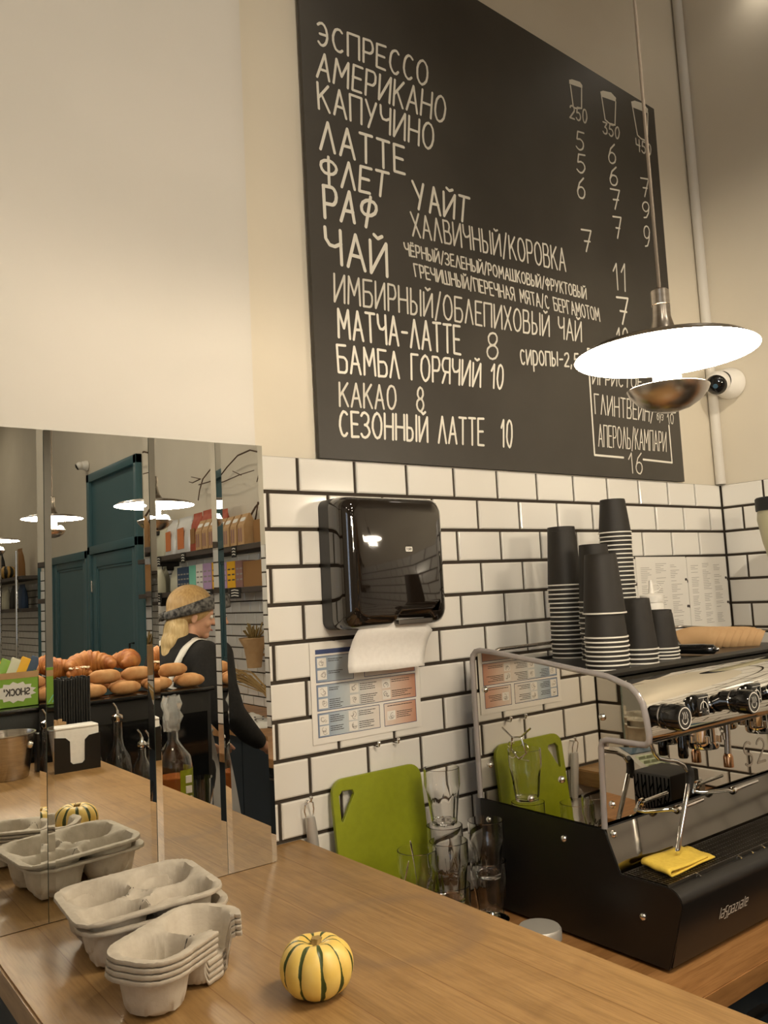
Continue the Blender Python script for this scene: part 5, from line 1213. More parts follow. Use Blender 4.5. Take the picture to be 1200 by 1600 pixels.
def tagc(label, y, z, w=.07, h=.075):
    t = thing('price_tag', label, 'price tag', (XR-.245, y, z-h), 0)
    obj('card', box(-.001, .001, -w/2, w/2, 0, h), M['black_matt'], t, world=False)
    bm = bm_()
    for r in range(3): stroke(bm, [(-.0014, -w*.35, h*(.25+.25*r)), (-.0014, -w*.05, h*(.3+.25*r)), (-.0014, w*.3, h*(.22+.25*r))], .006, (-1, 0, 0))
    obj('chalk_scribble', bm, M['chalk'], t, world=False)
for y, l in ((-4.56, 'black price tag under the white coffee bags'), (-4.12, 'black price tag under the first red coffee bag'), (-3.55, 'black price tag under the kraft gable boxes')): tagc(l, y, U-.001)
for y, l in ((-4.0, 'black price tag below the white and lilac cartons'), (-3.75, 'black price tag below the yellow carton'), (-3.55, 'black price tag below the mauve carton'), (-4.6, 'black price tag below the cream pouches')): tagc(l, y, Lw-.001, .16, .07)

# dry branches above the upper shelf
bm = bm_()
def br(pts, r): tube(bm, [(XR-.05-.02*math.sin(i), y, 1.93+(z-1.93)*.78) for i, (y, z) in enumerate(pts)], [r*1.5*(1-.5*i/len(pts)) for i in range(len(pts))], 6)
br([(-3.86, 1.93), (-3.80, 2.05), (-3.68, 2.16), (-3.60, 2.26), (-3.42, 2.37), (-3.28, 2.50)], .006)
br([(-3.68, 2.16), (-3.80, 2.17), (-3.95, 2.145), (-4.12, 2.13)], .004); br([(-3.62, 1.93), (-3.62, 2.06), (-3.56, 2.19), (-3.56, 2.30)], .005)
br([(-3.28, 2.50), (-3.22, 2.60), (-3.36, 2.60), (-3.52, 2.56), (-3.60, 2.48)], .004); br([(-3.42, 2.60), (-3.45, 2.70), (-3.62, 2.76), (-3.84, 2.76), (-4.05, 2.70), (-4.22, 2.62), (-4.25, 2.52), (-4.24, 2.42)], .0045)
br([(-4.22, 2.62), (-4.32, 2.60), (-4.38, 2.62)], .003); br([(-4.25, 2.57), (-4.05, 2.56), (-3.80, 2.575), (-3.6, 2.58)], .003)
br([(-3.80, 2.575), (-3.90, 2.63)], .0025); br([(-4.22, 2.62), (-4.34, 2.66)], .0025); br([(-3.5, 2.42), (-3.46, 2.48)], .0025)
tag(obj('dry_branch', bm, M['twig'], smooth=60), 'bare dark branch arched on the wall above the coffee shelves', 'branch')

# counter by the wall: wrapped pot, dried grass, printed bags
t = thing('wrapped_bouquet', 'brown paper wrapped bouquet hanging on the tiles behind the barista', 'bouquet', (1.58, -3.58, 1.13))
bm = bm_(); lathe(bm, [(.0, 0), (.045, 0), (.05, .06), (.065, .13), (.095, .19), (.09, .195), (.06, .12)], 18, c=(1.58, -3.58, 1.13)); bx(bm, 1.62, XR-.006, -3.59, -3.57, 1.20, 1.215)
for v in bm.verts: v.co.x += random.uniform(-.006, .006); v.co.y += random.uniform(-.006, .006)
obj('paper_wrap', bm, M['kraft'], t, smooth=60)
bm = bm_()
for k in range(26):
    a = random.uniform(0, 6.28); r = random.uniform(.02, .12); r *= .8; tube(bm, [(1.58, -3.58, 1.26), (1.58+r*.5*math.cos(a), -3.58+r*.5*math.sin(a), 1.33), (1.58+r*math.cos(a), -3.58+r*math.sin(a), random.uniform(1.36, 1.42))], .005, 5)
o = obj('dried_flowers', bm, M['stem'], t); o['kind'] = 'stuff'
t = thing('dried_grass', 'bundle of dry brown grass lying on the counter under the wrapped bouquet', 'dried grass', (1.5, -3.4, ZW))
bm = bm_()
for k in range(34):
    y = random.uniform(-.04, .04); tube(bm, [(1.585, -3.30+y*.4, ZW+.004), (1.58+random.uniform(-.02, .02), -3.40+y, ZW+.12), (1.48+random.uniform(-.05, .05), -3.55+y*2, ZW+.22+random.uniform(-.03, .04)), (1.44+random.uniform(-.06, .06), -3.75+y*3, ZW+.25+random.uniform(-.05, .05))], [.004, .004, .0035, .002], 5)
o = obj('stalks', bm, M['straw_dry'], t); o['kind'] = 'stuff'
def sack(label, x, y, z, rz, lx, ly):
    t = thing('printed_bag', label, 'paper bag', (x, y, z), rz)
    bm = bm_(); n = 12
    G_ = [[bm.verts.new((-lx/2+lx*i/n, -ly/2+ly*j/n, .024*math.sin(PI*i/n)**.5*math.sin(PI*j/n)**.5+.006*math.sin(i*1.7+j)*math.sin(PI*i/n)+.001)) for j in range(n+1)] for i in range(n+1)]
    for i in range(n):
        for j in range(n): bm.faces.new((G_[i][j], G_[i+1][j], G_[i+1][j+1], G_[i][j+1]))
    b = obj('bag', bm, M['white_paper'], t, smooth=180, world=False)
    b.modifiers.new('thick', 'SOLIDIFY').thickness = .001
    bm = bm_(); text_on(bm, 'PIE', (-lx*.22, -ly*.2, .034), (1, 0, 0), (0, 1, 0), lx*.44, ly*.34, .012, (0, 0, 1)); obj('lettering', bm, M['ink_dark'], t, world=False)
sack('white paper bag with black lettering, front one on the counter behind the barista', 1.33, -3.02, ZW+.001, math.radians(115), .34, .26)
sack('white paper bag with black lettering lying behind the first one', 1.34, -3.36, ZW+.001, math.radians(100), .34, .28)

# far shelf beyond the teal doors
t = thing('wall_shelf', 'far shelf unit of coffee bags beyond the teal doors, at the left photo edge', 'shelf', (XR-.12, -9.6, 1.3))
for z in (1.60, 1.965): obj('board', box(XR-.26, XR-.007, -10.9, -8.5, z-.04, z, .003), M['shelf'], t)
for y in (-8.62, -9.42, -10.22): obj('post', tube(bm_(), [(XR-.28, y, .87), (XR-.28, y, 2.25)], .016, 10), M['chrome'], t, smooth=60)
for k, (y, h, m, l) in enumerate(((-10.7, .30, 'silver_pouch', 'silver coffee bag at the far end of the far shelf'), (-10.45, .30, 'silver_pouch', 'silver coffee bag second from the far end of the far shelf'), (-10.0, .34, 'black_matt', 'dark coffee bag in the middle of the far shelf'), (-9.05, .34, 'brown_card', 'brown coffee bag near the teal doors on the far shelf'))):
    pouch('coffee_bag', l, 'coffee bag', y-.11, y+.11, 1.9655, h, M[m], (-.5, .5, .2, .6) if k < 2 else None, M['orange'] if k < 2 else None)
squash('striped_squash', 'dark striped squash standing between bags on the far shelf', (XR-.16, -9.62, 1.9645), .12, .17, M['squash_d'])
for k, (y, m, l) in enumerate(((-10.6, 'black_matt', 'black pouch farthest on the lower far shelf'), (-10.25, 'silver_pouch', 'pale pouch before the black one on the lower far shelf'), (-9.75, 'cream', 'cream pouch in the middle of the lower far shelf'), (-9.3, 'black_matt', 'black pouch beside the cream one on the lower far shelf'), (-8.95, 'navy_card', 'navy pouch nearest the teal doors on the lower far shelf'))):
    pouch('coffee_bag', l, 'coffee bag', y-.13, y+.13, 1.6005, .28, M[m])

# ---------------------------------------------------------------- pastry case with trays
cs = thing('display_case', 'black glossy pastry case behind the bar, topped with trays, seen in the mirrors', 'display case', (.01, -1.82, 0))
obj('body', box(-.46, .47, -1.985, -1.66, 0, 1.235, .006), M['black_sat'], cs, smooth=40)
obj('glass_front', box(-.44, .45, -1.6585, -1.654, .30, 1.16), M['black_gloss'], cs)
obj('top_plate', box(-.47, .48, -1.995, -1.645, 1.2355, 1.25, .003), M['black_gloss'], cs, smooth=40)
ZT2 = 1.2505
tr = thing('baking_tray', 'steel baking tray of pastries on top of the black case', 'tray', (.18, -1.8, ZT2))
bm = bm_(); x0, x1, y0, y1 = -.13, .505, -1.965, -1.665
R_ = [[(x, y, z) for x, y in rrect(x0+i, x1-i, y0+i, y1-i, .012, 3)] for i, z in ((.010, .0005), (.002, .017), (0, .0185), (.0025, .0190), (.012, .0035))]
loft(bm, R_); obj('pan', bm, M['brushed'], tr, smooth=40)
def bun(label, x, y, z, rz, L=.108, r=.024):
    t = thing('sugared_bun', label, 'bun', (x, y, z), rz, 'sugared buns on the baking tray')
    pts = [(-L/2+L*k/12, 0, r*.92) for k in range(13)]; rs = [r*max(.12, (1-abs(2*k/12-1)**3.2))**.5 for k in range(13)]
    obj('dough', tube(bm_(), pts, rs, 20), M['bun'], t, smooth=180, world=False)
    return t
NB = [(.025, -1.70, 0), (.150, -1.70, 6), (.275, -1.70, -4), (.405, -1.70, 3), (-.075, -1.70, 4), (.035, -1.765, 5), (.165, -1.765, -3), (.29, -1.765, 4), (.42, -1.765, 0)]
nm = ['second bun from the left end of the front row on the tray', 'third bun from the left in the front row on the tray', 'fourth bun from the left in the front row on the tray', 'rightmost bun of the front row on the tray', 'leftmost bun of the front row on the tray', 'left bun in the second row on the tray', 'second bun in the second row on the tray', 'third bun in the second row on the tray', 'rightmost bun in the second row on the tray']
for (x, y, a), l in zip(NB, nm): bun(l, x, y, ZT2+.0045, math.radians(a))
for x, y, a, l in ((.085, -1.732, 4, 'left bun stacked on top of the front rows'), (.205, -1.732, -3, 'middle bun stacked on top of the front rows'), (.345, -1.732, 2, 'right bun stacked on top of the front rows')): bun(l, x, y, ZT2+.0475, math.radians(a), .115, .026)
def croissant(label, x, y, z, rz, s=1.0, almond=False, tilt=0):
    t = thing('croissant', label, 'croissant', (x, y, z), rz, 'croissants on the baking tray'); t.rotation_euler = (tilt, 0, rz)
    n = 60; pts = []; rs = []
    for k in range(n+1):
        u = k/n; a = math.radians(200*(u-.5))
        pts.append((.066*s*math.sin(a), .066*s*(1-math.cos(a))*.9, .036*s*(.7+.3*math.sin(PI*u))))
        w = 1-abs(2*u-1); saw = (u*11) % 1
        rs.append(s*(.010+.034*w**.75)*(.86+.16*saw))
    obj('dough', tube(bm_(), pts, rs, 18), M['croissant'], t, smooth=180, world=False)
    if almond:
        bm = bm_()
        for k in range(40):
            a = math.radians(random.uniform(-70, 70)); b = random.uniform(-.7, .7); r = .040*s
            p = Vector((.066*s*math.sin(a), .066*s*(1-math.cos(a))*.9 + r*math.sin(b)*.9, .034*s + r*math.cos(b)*.95)); ball(bm, p, .006, (1, 1, .35), 8, 5)
        o = obj('almond_flakes', bm, M['almond'], t, smooth=60, world=False); o['kind'] = 'stuff'
    return t
for q in ((.070, -1.865, ZT2+.079, 10, 1.12, False, 'largest croissant, topmost of the pile on the tray'), (-.060, -1.875, ZT2+.074, -14, .98, False, 'croissant in the middle of the pile behind the straws'),
          (-.075, -1.905, ZT2+.002, 8, .90, False, 'croissant at the back left of the pile'), (-.080, -1.80, ZT2+.002, 0, .62, True, 'almond croissant at the left front of the pile'),
          (.065, -1.905, ZT2+.002, -6, .92, False, 'croissant at the back of the pile under the largest'), (.230, -1.885, ZT2+.080, 78, 1.0, False, 'brown croissant standing across the right of the pile'), (.225, -1.905, ZT2+.002, 5, .92, False, 'croissant under the one lying across'), (.015, -1.815, ZT2+.070, 5, .55, True, 'almond croissant in front of the largest croissant')):
    croissant(q[6], q[0], q[1], q[2], math.radians(q[3]), q[4], q[5])

# green carton of bars
t = thing('snack_display_box', 'lime green display carton with white burst and black lettering, left photo edge', 'display box', (-.27, -1.76, ZT2))
bm = bm_(); x0, x1, y0, y1 = -.375, -.152, -1.86, -1.705
for a in ((x0, x1, y1-.003, y1, 0, .118), (x0, x1, y0, y0+.003, 0, .118), (x0, x0+.003, y0, y1, 0, .118), (x1-.003, x1, y0, y1, 0, .118), (x0, x1, y0, y1, 0, .003)): bx(bm, a[0], a[1], a[2], a[3], ZT2+a[4], ZT2+a[5])
obj('carton', bm, M['lime'], t)
obj('rim_band', box(x0, x1, y1-.0005, y1+.001, ZT2+.098, ZT2+.119), M['kraft'], t)
bm = bm_(); st = []
for k in range(26):
    a = 2*PI*k/26; r = 1 if k % 2 else .80; st.append((-.228+.062*r*math.cos(a)*1.1, ZT2+.052+.036*r*math.sin(a)))
prism(bm, st, 'xz', y1, y1+.0012); obj('burst', bm, M['white_paper'], t)
bm = bm_(); text_on(bm, "SHOCK'", (-.183, y1+.0017, ZT2+.042), (-1, 0, 0), (0, 0, 1), .084, .021, .0045, (0, 1, 0)); obj('lettering', bm, M['ink_dark'], t)
bm = bm_()
for k in range(6): stroke(bm, [(-.365+.012*k, y1+.0015, ZT2+.010), (-.350+.013*k, y1+.0015, ZT2+.034)], .003, (0, 1, 0))
obj('grass_drawing', bm, M['mint'], t)
for k, (m, l) in enumerate((('yellow_card', 'yellow snack bar leaning in the green carton'), ('lime', 'green snack bar leaning in the green carton'), ('cream', 'cream snack bar leaning in the green carton'), ('yellow_card', 'second yellow snack bar leaning in the green carton'), ('navy_card', 'blue snack bar at the end of the green carton'))):
    b = box(-.016, .016, -.005, .005, 0, .165, .003); bmesh.ops.rotate(b, verts=b.verts, cent=(0, 0, 0), matrix=Euler((.12, .42, 0)).to_matrix())
    bmesh.ops.translate(b, verts=b.verts, vec=(-.345+.034*k, -1.735-.004*k, ZT2+.013)); 
    s_ = obj('snack_bar', b, M[m], smooth=40); tag(s_, l, 'snack bar')

# ---------------------------------------------------------------- on the bar: napkins, straws, bucket, stirrers
t = thing('napkin_holder', 'black metal napkin holder full of white napkins on the bar', 'napkin holder', (-.136, -1.355, ZC))
def hold(y): return [(-.206, ZC), (-.066, ZC), (-.066, ZC+.108), (-.100, ZC+.104), (-.113, ZC+.092), (-.114, ZC+.030), (-.122, ZC+.022), (-.150, ZC+.022), (-.158, ZC+.030), (-.159, ZC+.092), (-.172, ZC+.104), (-.206, ZC+.108)]
obj('front_plate', prism(bm_(), hold(0), 'xz', -1.3345, -1.3315), M['black_sat'], t); obj('back_plate', prism(bm_(), hold(0), 'xz', -1.4085, -1.4055), M['black_sat'], t)
obj('base_plate', box(-.206, -.066, -1.4055, -1.3345, ZC, ZC+.004), M['black_sat'], t); obj('end_plate', box(-.2065, -.2035, -1.4055, -1.3345, ZC, ZC+.105), M['black_sat'], t); obj('end_plate', box(-.0685, -.0655, -1.4055, -1.3345, ZC, ZC+.105), M['black_sat'], t)
bm = bm_()
for k in range(24):
    y = -1.4035+.0028*k; o_ = random.uniform(-.002, .002); bx(bm, -.2015+o_, -.0705+o_, y, y+.0024, ZC+.0045, ZC+.122+random.uniform(0, .010))
bx(bm, -.203, -.069, -1.402, -1.3365, ZC+.128, ZC+.136, .003)
o = obj('napkin_stack', bm, M['napkin']); tag(o, 'stack of white paper napkins standing in the black holder', 'napkins', kind='stuff')
t = thing('straw_holder', 'black box holder for straws standing behind the napkins', 'straw holder', (-.105, -1.50, ZC))
bm = bm_()
for a in ((-.163, -.159, -1.545, -1.455), (-.051, -.047, -1.545, -1.455), (-.163, -.047, -1.545, -1.541), (-.163, -.047, -1.459, -1.455)): bx(bm, *a, ZC, ZC+.12)
bx(bm, -.163, -.047, -1.545, -1.455, ZC, ZC+.004); obj('box', bm, M['black_sat'], t)
sb = tube(bm_(), [(0, 0, 0), (0, 0, .262)], .0038, 8); st0 = None
for i in range(13):
    for j in range(5):
        if st0 is None: o = st0 = obj('drinking_straw', sb, M['black_matt'], smooth=60)
        else: o = st0.copy(); COL.objects.link(o)
        o.location = (-.154+.0082*i+random.uniform(-.0006, .0006), -1.534+.0165*j+random.uniform(-.001, .001), ZC+.0045+random.uniform(0, .010)); tag(o, 'black drinking straw standing upright in the black holder', 'straw', 'black drinking straws in the holder')
t = thing('ice_bucket', 'steel ice bucket with round grip on the bar, cut by the left edge', 'bucket', (-.325, -1.40, ZC))
bm = bm_(); lathe(bm, [(.0, 0), (.058, 0), (.061, .004), (.070, .07), (.078, .128), (.082, .1305), (.082, .134), (.077, .134), (.069, .07), (.057, .006), (.0, .006)], 48, c=(-.325, -1.40, ZC)); obj('pail', bm, M['brushed'], t, smooth=50)
bm = bm_(); ball(bm, (-.271, -1.35, ZC+.098), .011, u=16, v=10); obj('grip', bm, M['chrome'], t, smooth=180)
bm = bm_()
for k in range(26): 
    r = random.uniform(0, .05); a = random.uniform(0, 6.28); x, y = -.20+random.uniform(-.025, .05), -1.44+random.uniform(-.008, .008)
    bx(bm, x, x+.012, y, y+.008, ZC+.121+random.uniform(0, .016), ZC+.133+random.uniform(0, .020))
t = thing('sugar_bowl', 'small holder of brown sugar cubes behind the napkins', 'sugar', (-.185, -1.44, ZC))
obj('dish', box(-.235, -.13, -1.45, -1.418, ZC, ZC+.118, .003), M['black_sat'], t); o = obj('sugar_cubes', bm, M['kraft'], t); o['kind'] = 'stuff'

# ---------------------------------------------------------------- bottles on the low worktop behind the bar
def pour_bottle(label, x, y, prof, liquid, m, h_liq, spout=True):
    t = thing('pouring_bottle', label, 'bottle', (x, y, ZW))
    inner = [(max(0, r-.003), z) for r, z in prof]
    bm = bm_(); lathe(bm, [(0, .0005)]+prof+list(reversed([(max(.002, r), z if z > .006 else .006) for r, z in inner]))+[(0, .006)], 36, c=(x, y, ZW)); obj('glass', bm, m, t, smooth=50)
    lp = [(r-.0035, max(z, .007)) for r, z in prof if z <= h_liq]; lp.append((lp[-1][0], h_liq))
    bm = bm_(); lathe(bm, [(0, .0068)]+lp+[(0, h_liq)], 32, c=(x, y, ZW)); obj('liquid', bm, liquid, t, smooth=50)
    top = prof[-1][1]; rn = prof[-1][0]
    if spout:
        bm = bm_(); lathe(bm, [(0, top-.01), (rn-.0035, top-.01), (rn+.002, top+.002), (rn+.001, top+.012), (.006, top+.018), (.005, top+.03), (.0, top+.031)], 20, c=(x, y, ZW)); s = obj('pourer', bm, M['chrome'], t, smooth=50)
        obj('pourer_tip', tube(bm_(), [(x, y, ZW+top+.025), (x-.004, y, ZW+top+.04), (x-.014, y+.002, ZW+top+.055)], [.0042, .0035, .003], 10), M['chrome'], s, smooth=60)
    return t
carafe = [(.044, 0), (.048, .006), (.048, .175), (.042, .215), (.022, .25), (.017, .28), (.0165, .335), (.018, .34)]
pour_bottle('clear bottle with steel pourer, tallest one beside the napkin holder', .048, -1.50, carafe, M['pale_liquid'], M['glass'], .03)
pour_bottle('short dark syrup bottle with steel pourer behind the bar', .105, -1.43, [(.034, 0), (.037, .005), (.037, .14), (.030, .18), (.014, .215), (.0135, .25)], M['amber'], M['glass'], .10)
pour_bottle('small clear bottle with pourer next to the syrup bottle', .155, -1.49, [(.032, 0), (.035, .005), (.035, .13), (.028, .17), (.013, .205), (.0125, .235)], M['amber'], M['glass'], .05)
pour_bottle('small bottle with pourer half hidden by the napkin holder', -.02, -1.515, [(.030, 0), (.033, .005), (.033, .16), (.026, .20), (.012, .235), (.0115, .262)], M['amber'], M['glass'], .06)
bt_ = pour_bottle('large green-labelled syrup bottle with plastic film over its neck', .150, -1.275, [(.056, 0), (.061, .007), (.061, .195), (.055, .228), (.033, .255), (.018, .28), (.016, .345)], M['amber'], M['glass'], .165, spout=False)
bm = bm_()
for k in range(16):
    a0, a1 = math.radians(-35+8*k), math.radians(-27+8*k)
    bm.faces.new([bm.verts.new((.150+.0616*math.cos(a), -1.275+.0616*math.sin(a), ZW+z)) for a, z in ((a0, .05), (a1, .05), (a1, .19), (a0, .19))])
lb = obj('label', bm, M['green_plastic'], bt_, smooth=60)
bm = bm_()
for r in range(3): bx(bm, .165, .185, -1.2165, -1.2120, ZW+.085+.032*r, ZW+.107+.032*r)
obj('label_print', bm, M['white_paper'], lb)
bm = bm_(); lathe(bm, [(.021, .310), (.024, .33), (.030, .35), (.026, .37), (.034, .395), (.028, .42)], 18, c=(.150, -1.275, ZW))
for v in bm.verts: v.co.x += random.uniform(-.006, .006); v.co.y += random.uniform(-.006, .006); v.co.z += random.uniform(-.004, .004)
film = mat('plastic_film', (.75, .76, .75), .12, 0, Transmission_Weight=.75); o = obj('film_wrap', bm, film, bt_, smooth=70)
bm = bm_(); lathe(bm, [(0, .0), (.028, .0), (.031, .004), (.040, .150), (.0385, .150), (.030, .010), (0, .010)], 40, c=(.235, -1.25, ZW)); tag(obj('drinking_glass', bm, M['glass'], smooth=50), 'clear tapered glass beside the green-labelled bottle', 'glass')
t = thing('slotted_box', 'white slotted box between the pouring bottles', 'box', (.03, -1.36, ZW))
obj('box', box(-.005, .065, -1.42, -1.30, ZW, ZW+.165, .003), M['white_plastic'], t)
for k in range(2): obj('slot', box(.005, .055, -1.335-.04*k, -1.327-.04*k, ZW+.1648, ZW+.1656), M['ink_dark'], t)
# ================================================================ the barista
_sp = bm_(); bmesh.ops.create_uvsphere(_sp, u_segments=16, v_segments=10, radius=1); _sp.verts.ensure_lookup_table()
_SV = [v.co.copy() for v in _sp.verts]; _SF = [[v.index for v in f.verts] for f in _sp.faces]; _sp.free()
def skin_mesh(V, E, Rr):
    """closely spaced overlapping ellipsoids along the skeleton, later fused into one skin; a radius may be (side, front)"""
    vs = []; fs = []
    for i, j in E:
        p, q = Vector(V[i]), Vector(V[j]); ri = Rr[i] if isinstance(Rr[i], tuple) else (Rr[i], Rr[i]); rj = Rr[j] if isinstance(Rr[j], tuple) else (Rr[j], Rr[j])
        rm = min(min(ri), min(rj)); n = max(2, int(math.ceil((q-p).length/(rm*.42))))
        for k in range(n+1):
            t = k/n; c = p.lerp(q, t); ry = ri[0]+(rj[0]-ri[0])*t; rx = ri[1]+(rj[1]-ri[1])*t; rz = min(rx, ry); o = len(vs)
            vs += [(c.x+v.x*rx, c.y+v.y*ry, c.z+v.z*rz) for v in _SV]; fs += [[o+x for x in f] for f in _SF]
    me = bpy.data.meshes.new('tmp'); me.from_pydata(vs, [], fs); me.update(); return me
def remeshed(bm, vox, smooth=6):
    me = bpy.data.meshes.new('tmp'); bm.to_mesh(me); bm.free()
    o = bpy.data.objects.new('tmp', me); COL.objects.link(o)
    r = o.modifiers.new('r', 'REMESH'); r.mode = 'VOXEL'; r.voxel_size = vox
    s = o.modifiers.new('s', 'SMOOTH'); s.iterations = smooth; s.factor = .5
    bpy.context.view_layer.update()
    out = bpy.data.meshes.new_from_object(o.evaluated_get(bpy.context.evaluated_depsgraph_get()))
    bpy.data.objects.remove(o); bpy.data.meshes.remove(me)
    b = bmesh.new(); b.from_mesh(out); bpy.data.meshes.remove(out); return b
def joined(bm, me):
    bm.from_mesh(me); bpy.data.meshes.remove(me); return bm
pz = thing('person', 'blonde barista in black top, grey-white apron and black bandana, turned away', 'person', (.575, -2.225, 0), math.radians(-14))
# skeleton in metres: x to the front, y to her left
V = [(0, 0, .90), (.0, 0, 1.04), (.015, 0, 1.18), (.03, 0, 1.29), (.045, 0, 1.36), (.062, 0, 1.425), (.08, 0, 1.47)]
Rr = [(.125, .105), (.105, .085), (.120, .090), (.125, .085), (.075, .065), .047, .045]
E_ = [(0, 1), (1, 2), (2, 3), (3, 4), (4, 5), (5, 6)]
def add(par, pts, rs):
    ids = []
    for p, r in zip(pts, rs):
        V.append(p); Rr.append(r); E_.append((par, len(V)-1)); par = len(V)-1; ids.append(par)
    return ids
hands = {}
for s in (1, -1):
    add(0, [(0, .085*s, .82), (.01, .095*s, .48), (-.015, .10*s, .09), (.06, .105*s, .04), (.13, .11*s, .03)], [.088, .058, .040, .036, .026])
    a = add(3, [(.035, .150*s, 1.335), (.02, .205*s, 1.205), (.05, .225*s, 1.085), (.15, .205*s, .99), (.245, .175*s, .925), (.275, .168*s, .905)], [.058, .046, .040, .036, .024, .025])
    w = a[-1]
    for k, (dy, l) in enumerate(((-.024, .070), (-.008, .080), (.008, .076), (.023, .060))):
        b = Vector((.30, .168*s+dy*s*-1, .893)); d = Vector((.72, dy*-1.2*s, -.60)).normalized()
        add(w, [tuple(b), tuple(b+d*l*.5), tuple(b+d*l*.85+Vector((-.004, 0, -.014)))], [.0095, .0085, .0070])
    b = Vector((.285, .168*s-.028*s, .897)); add(w, [tuple(b), tuple(b+Vector((.028, -.018*s, -.018))), tuple(b+Vector((.052, -.018*s, -.040)))], [.0100, .0092, .0078])
bm = joined(bm_(), skin_mesh(V, E_, Rr))
# head, nose, ears, jaw joined into the same surface; the head turns to her left
hm = Matrix.Translation((.098, 0, 1.515)) @ Matrix.Rotation(math.radians(30), 4, 'Z') @ Matrix.Rotation(math.radians(10), 4, 'Y')
def hb(c, r, sc, rot=None):
    mt = hm @ Matrix.Translation(c) @ (rot.to_matrix().to_4x4() if rot else Matrix.Identity(4)) @ Matrix.Diagonal((*sc, 1))
    bmesh.ops.create_uvsphere(bm, u_segments=28, v_segments=18, radius=r, matrix=mt)
hb((-.005, 0, .025), .092, (1.02, .82, .98)); hb((.022, 0, -.035), .070, (.92, .80, 1.0)); hb((.062, 0, -.082), .024, (1, 1.05, .8)); hb((.088, 0, -.012), .013, (1.1, .75, 1.6), Euler((0, -.35, 0)))
hb((.099, 0, -.024), .0115, (1, 1.1, .8)); hb((.078, 0, .018), .020, (.5, 2.3, .5)); hb((.082, 0, -.052), .011, (.7, 1.9, .55)); hb((.080, 0, -.062), .010, (.7, 1.7, .6))
for s in (1, -1): hb((-.004, .078*s, -.012), .024, (.62, .28, 1.15)); hb((.060, .036*s, -.028), .026, (.7, .9, .8))
body = remeshed(bm, .0045, 4)
bo_ = obj('body', body, M['skin'], pz, smooth=180, world=False)
for s in (1, -1):
    b = bm_(); p = hm @ Vector((.0775, .031*s, .004)); ball(b, p, .0105, u=14, v=9); e_ = obj('eye', b, M['white_plastic'], pz, smooth=180, world=False)
    b = bm_(); p = hm @ Vector((.0855, .0325*s, .004)); ball(b, p, .0050, u=10, v=7); obj('pupil', b, M['ink_dark'], e_, smooth=180, world=False)
b = bm_(); tube(b, [hm @ Vector((.0905, -.018, -.057)), hm @ Vector((.0945, 0, -.0565)), hm @ Vector((.0905, .018, -.057))], [.002, .0045, .002], 8)
lipm = mat('lips', (.50, .17, .13), .45); obj('lips', b, lipm, pz, smooth=180, world=False)
# black sweater
V = [(0, 0, .96), (.0, 0, 1.06), (.015, 0, 1.18), (.03, 0, 1.29), (.042, 0, 1.355), (.055, 0, 1.395)]
Rr = [(.150, .128), (.132, .110), (.146, .114), (.150, .108), (.100, .088), (.062, .060)]
E_ = [(i, i+1) for i in range(5)]
for s in (1, -1): add(3, [(.035, .155*s, 1.335), (.02, .210*s, 1.205), (.05, .230*s, 1.085), (.15, .207*s, .99), (.232, .180*s, .935)], [.073, .062, .057, .050, .038])
sw_ = remeshed(joined(bm_(), skin_mesh(V, E_, Rr)), .008, 6); obj('black_top', sw_, M['black_knit'], pz, smooth=180, world=False)
# trousers
V = [(0, 0, .92), (0, .088, .84), (0, -.088, .84), (.01, .097, .48), (-.012, .10, .12), (.01, -.097, .48), (-.012, -.10, .12)]
tz = remeshed(joined(bm_(), skin_mesh(V, [(0, 1), (0, 2), (1, 3), (3, 4), (2, 5), (5, 6)], [(.14, .122), .104, .104, .074, .062, .074, .062])), .009, 5); obj('trousers', tz, M['black_knit'], pz, smooth=180, world=False)
# wrap-around apron and shoulder straps
rg = []
for z, rx, ry, wv in ((1.005, .131, .153, 0), (.96, .139, .161, .001), (.86, .154, .176, .004), (.74, .169, .191, .009), (.62, .182, .205, .014), (.50, .192, .216, .018)):
    rg.append([((rx+wv*math.sin(7*a+z*3))*math.cos(a)+.005, (ry+wv*math.sin(7*a+z*3))*math.sin(a), z) for a in [2*PI*k/72 for k in range(72)]])
ap = obj('apron', loft(bm_(), rg, False, False), M['apron'], pz, smooth=180, world=False); ap.modifiers.new('thick', 'SOLIDIFY').thickness = .003
b = bm_(); tube(b, [(rg[0][k][0]*1.02, rg[0][k][1]*1.02, 1.0) for k in range(0, 72, 3)], .008, 8, closed=True, flat=.5); obj('waist_band', b, M['apron'], pz, smooth=180, world=False)
from mathutils.bvhtree import BVHTree
swm = [c for c in pz.children if c.name.startswith('black_top')][0].data
bvh = BVHTree.FromPolygons([v.co for v in swm.vertices], [tuple(p.vertices) for p in swm.polygons])
for s in (1, -1):
    pts = []
    ctl = [(-.16, .026*s, 1.0), (-.16, .052*s, 1.15), (-.15, .080*s, 1.24), (-.12, .104*s, 1.33), (-.03, .112*s, 1.42), (.06, .108*s, 1.43), (.15, .090*s, 1.34), (.18, .075*s, 1.22), (.18, .07*s, 1.08)]
    n = 40; L_ = bm_(); row = []
    for k in range(n+1):
        u = k/n*(len(ctl)-1); i = min(int(u), len(ctl)-2); f = u-i; p = Vector(ctl[i]).lerp(Vector(ctl[i+1]), f)
        pr = []
        for off in (-.021, 0, .021):
            q = p + Vector((0, off, 0)); loc, nor, idx, dist = bvh.find_nearest(q)
            pr.append(L_.verts.new(loc+nor*.005))
        row.append(pr)
    for a, c in zip(row, row[1:]):
        for i in range(2): L_.faces.new((a[i], a[i+1], c[i+1], c[i]))
    st_ = obj('apron_strap', L_, M['white_paper'], pz, smooth=180, world=False); st_.modifiers.new('thick', 'SOLIDIFY').thickness = .003
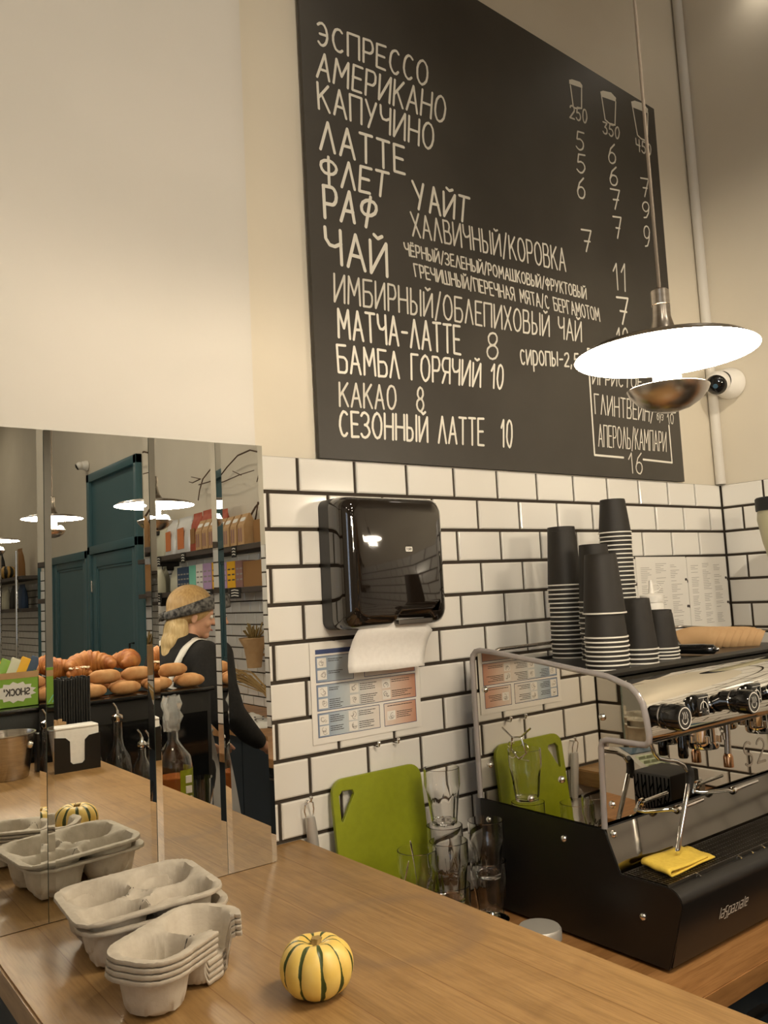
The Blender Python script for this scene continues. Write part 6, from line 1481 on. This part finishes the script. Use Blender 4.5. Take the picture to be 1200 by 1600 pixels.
# hair: crown shell and a shoulder-length fall at the back
hr = bm_()
def hbx(b, c, r, sc, rot=None):
    mt = hm @ Matrix.Translation(c) @ (rot.to_matrix().to_4x4() if rot else Matrix.Identity(4)) @ Matrix.Diagonal((*sc, 1)); bmesh.ops.create_uvsphere(b, u_segments=30, v_segments=20, radius=r, matrix=mt)
hbx(hr, (-.022, 0, .042), .103, (1.04, .90, .96)); hbx(hr, (-.062, 0, .0), .074, (.85, 1.12, 1.1))
hrm = remeshed(hr, .006, 4); obj('hair', hrm, M['blonde_root'], pz, smooth=180, world=False)
hr = bm_()
fall = [((-.062, 0, -.02), .070, (.8, 1.15, 1.0)), ((-.075, 0, -.075), .066, (.75, 1.25, 1.0)), ((-.085, .01, -.13), .062, (.7, 1.35, 1.0)), ((-.092, .02, -.18), .050, (.6, 1.35, 1.0)), ((-.045, .058, -.09), .036, (.8, .7, 1.8)), ((-.045, -.058, -.09), .036, (.8, .7, 1.8)), ((-.085, .045, -.205), .026, (.7, 1, 1.5)), ((-.09, -.02, -.215), .026, (.7, 1, 1.5))]
for c, r, sc in fall: hbx(hr, c, r, sc)
hrm = remeshed(hr, .006, 4); obj('hair_fall', hrm, M['blonde'], pz, smooth=180, world=False)
# bandana: a band round the head tilted down to the nape with a knot and two tails
b = bm_(); pts = []
for k in range(40):
    a = 2*PI*k/40; pts.append(hm @ Vector((-.020+.112*math.cos(a), .097*math.sin(a), .030+.050*math.cos(a))))
R2 = []
for i, p in enumerate(pts):
    a = 2*PI*i/40; out = (hm.to_3x3() @ Vector((math.cos(a), math.sin(a), 0))).normalized(); u_ = (hm.to_3x3() @ Vector((-.35, 0, 1))).normalized()
    w_2 = .024+.008*math.cos(a)
    R2.append([b.verts.new(p + u_*w_2*t + out*(.0045*(1-t*t))) for t in (-1, -.5, 0, .5, 1)])
for i in range(40):
    a, c = R2[i], R2[(i+1) % 40]
    for j in range(4): b.faces.new((a[j], a[j+1], c[j+1], c[j]))
bd = obj('bandana', b, M['bandana'], pz, smooth=180, world=False); sm = bd.modifiers.new('thick', 'SOLIDIFY'); sm.thickness = .005
b = bm_(); ball(b, hm @ Vector((-.142, 0, -.025)), .022, (1, 1.1, .9), 16, 10)
tube(b, [hm @ Vector((-.142, .01, -.03)), hm @ Vector((-.165, .030, -.055)), hm @ Vector((-.172, .045, -.095))], [.010, .022, .006], 10, flat=.35)
tube(b, [hm @ Vector((-.142, -.01, -.03)), hm @ Vector((-.170, -.028, -.045)), hm @ Vector((-.190, -.05, -.07))], [.010, .020, .006], 10, flat=.35)
obj('bandana_knot', b, M['bandana'], pz, smooth=180, world=False)
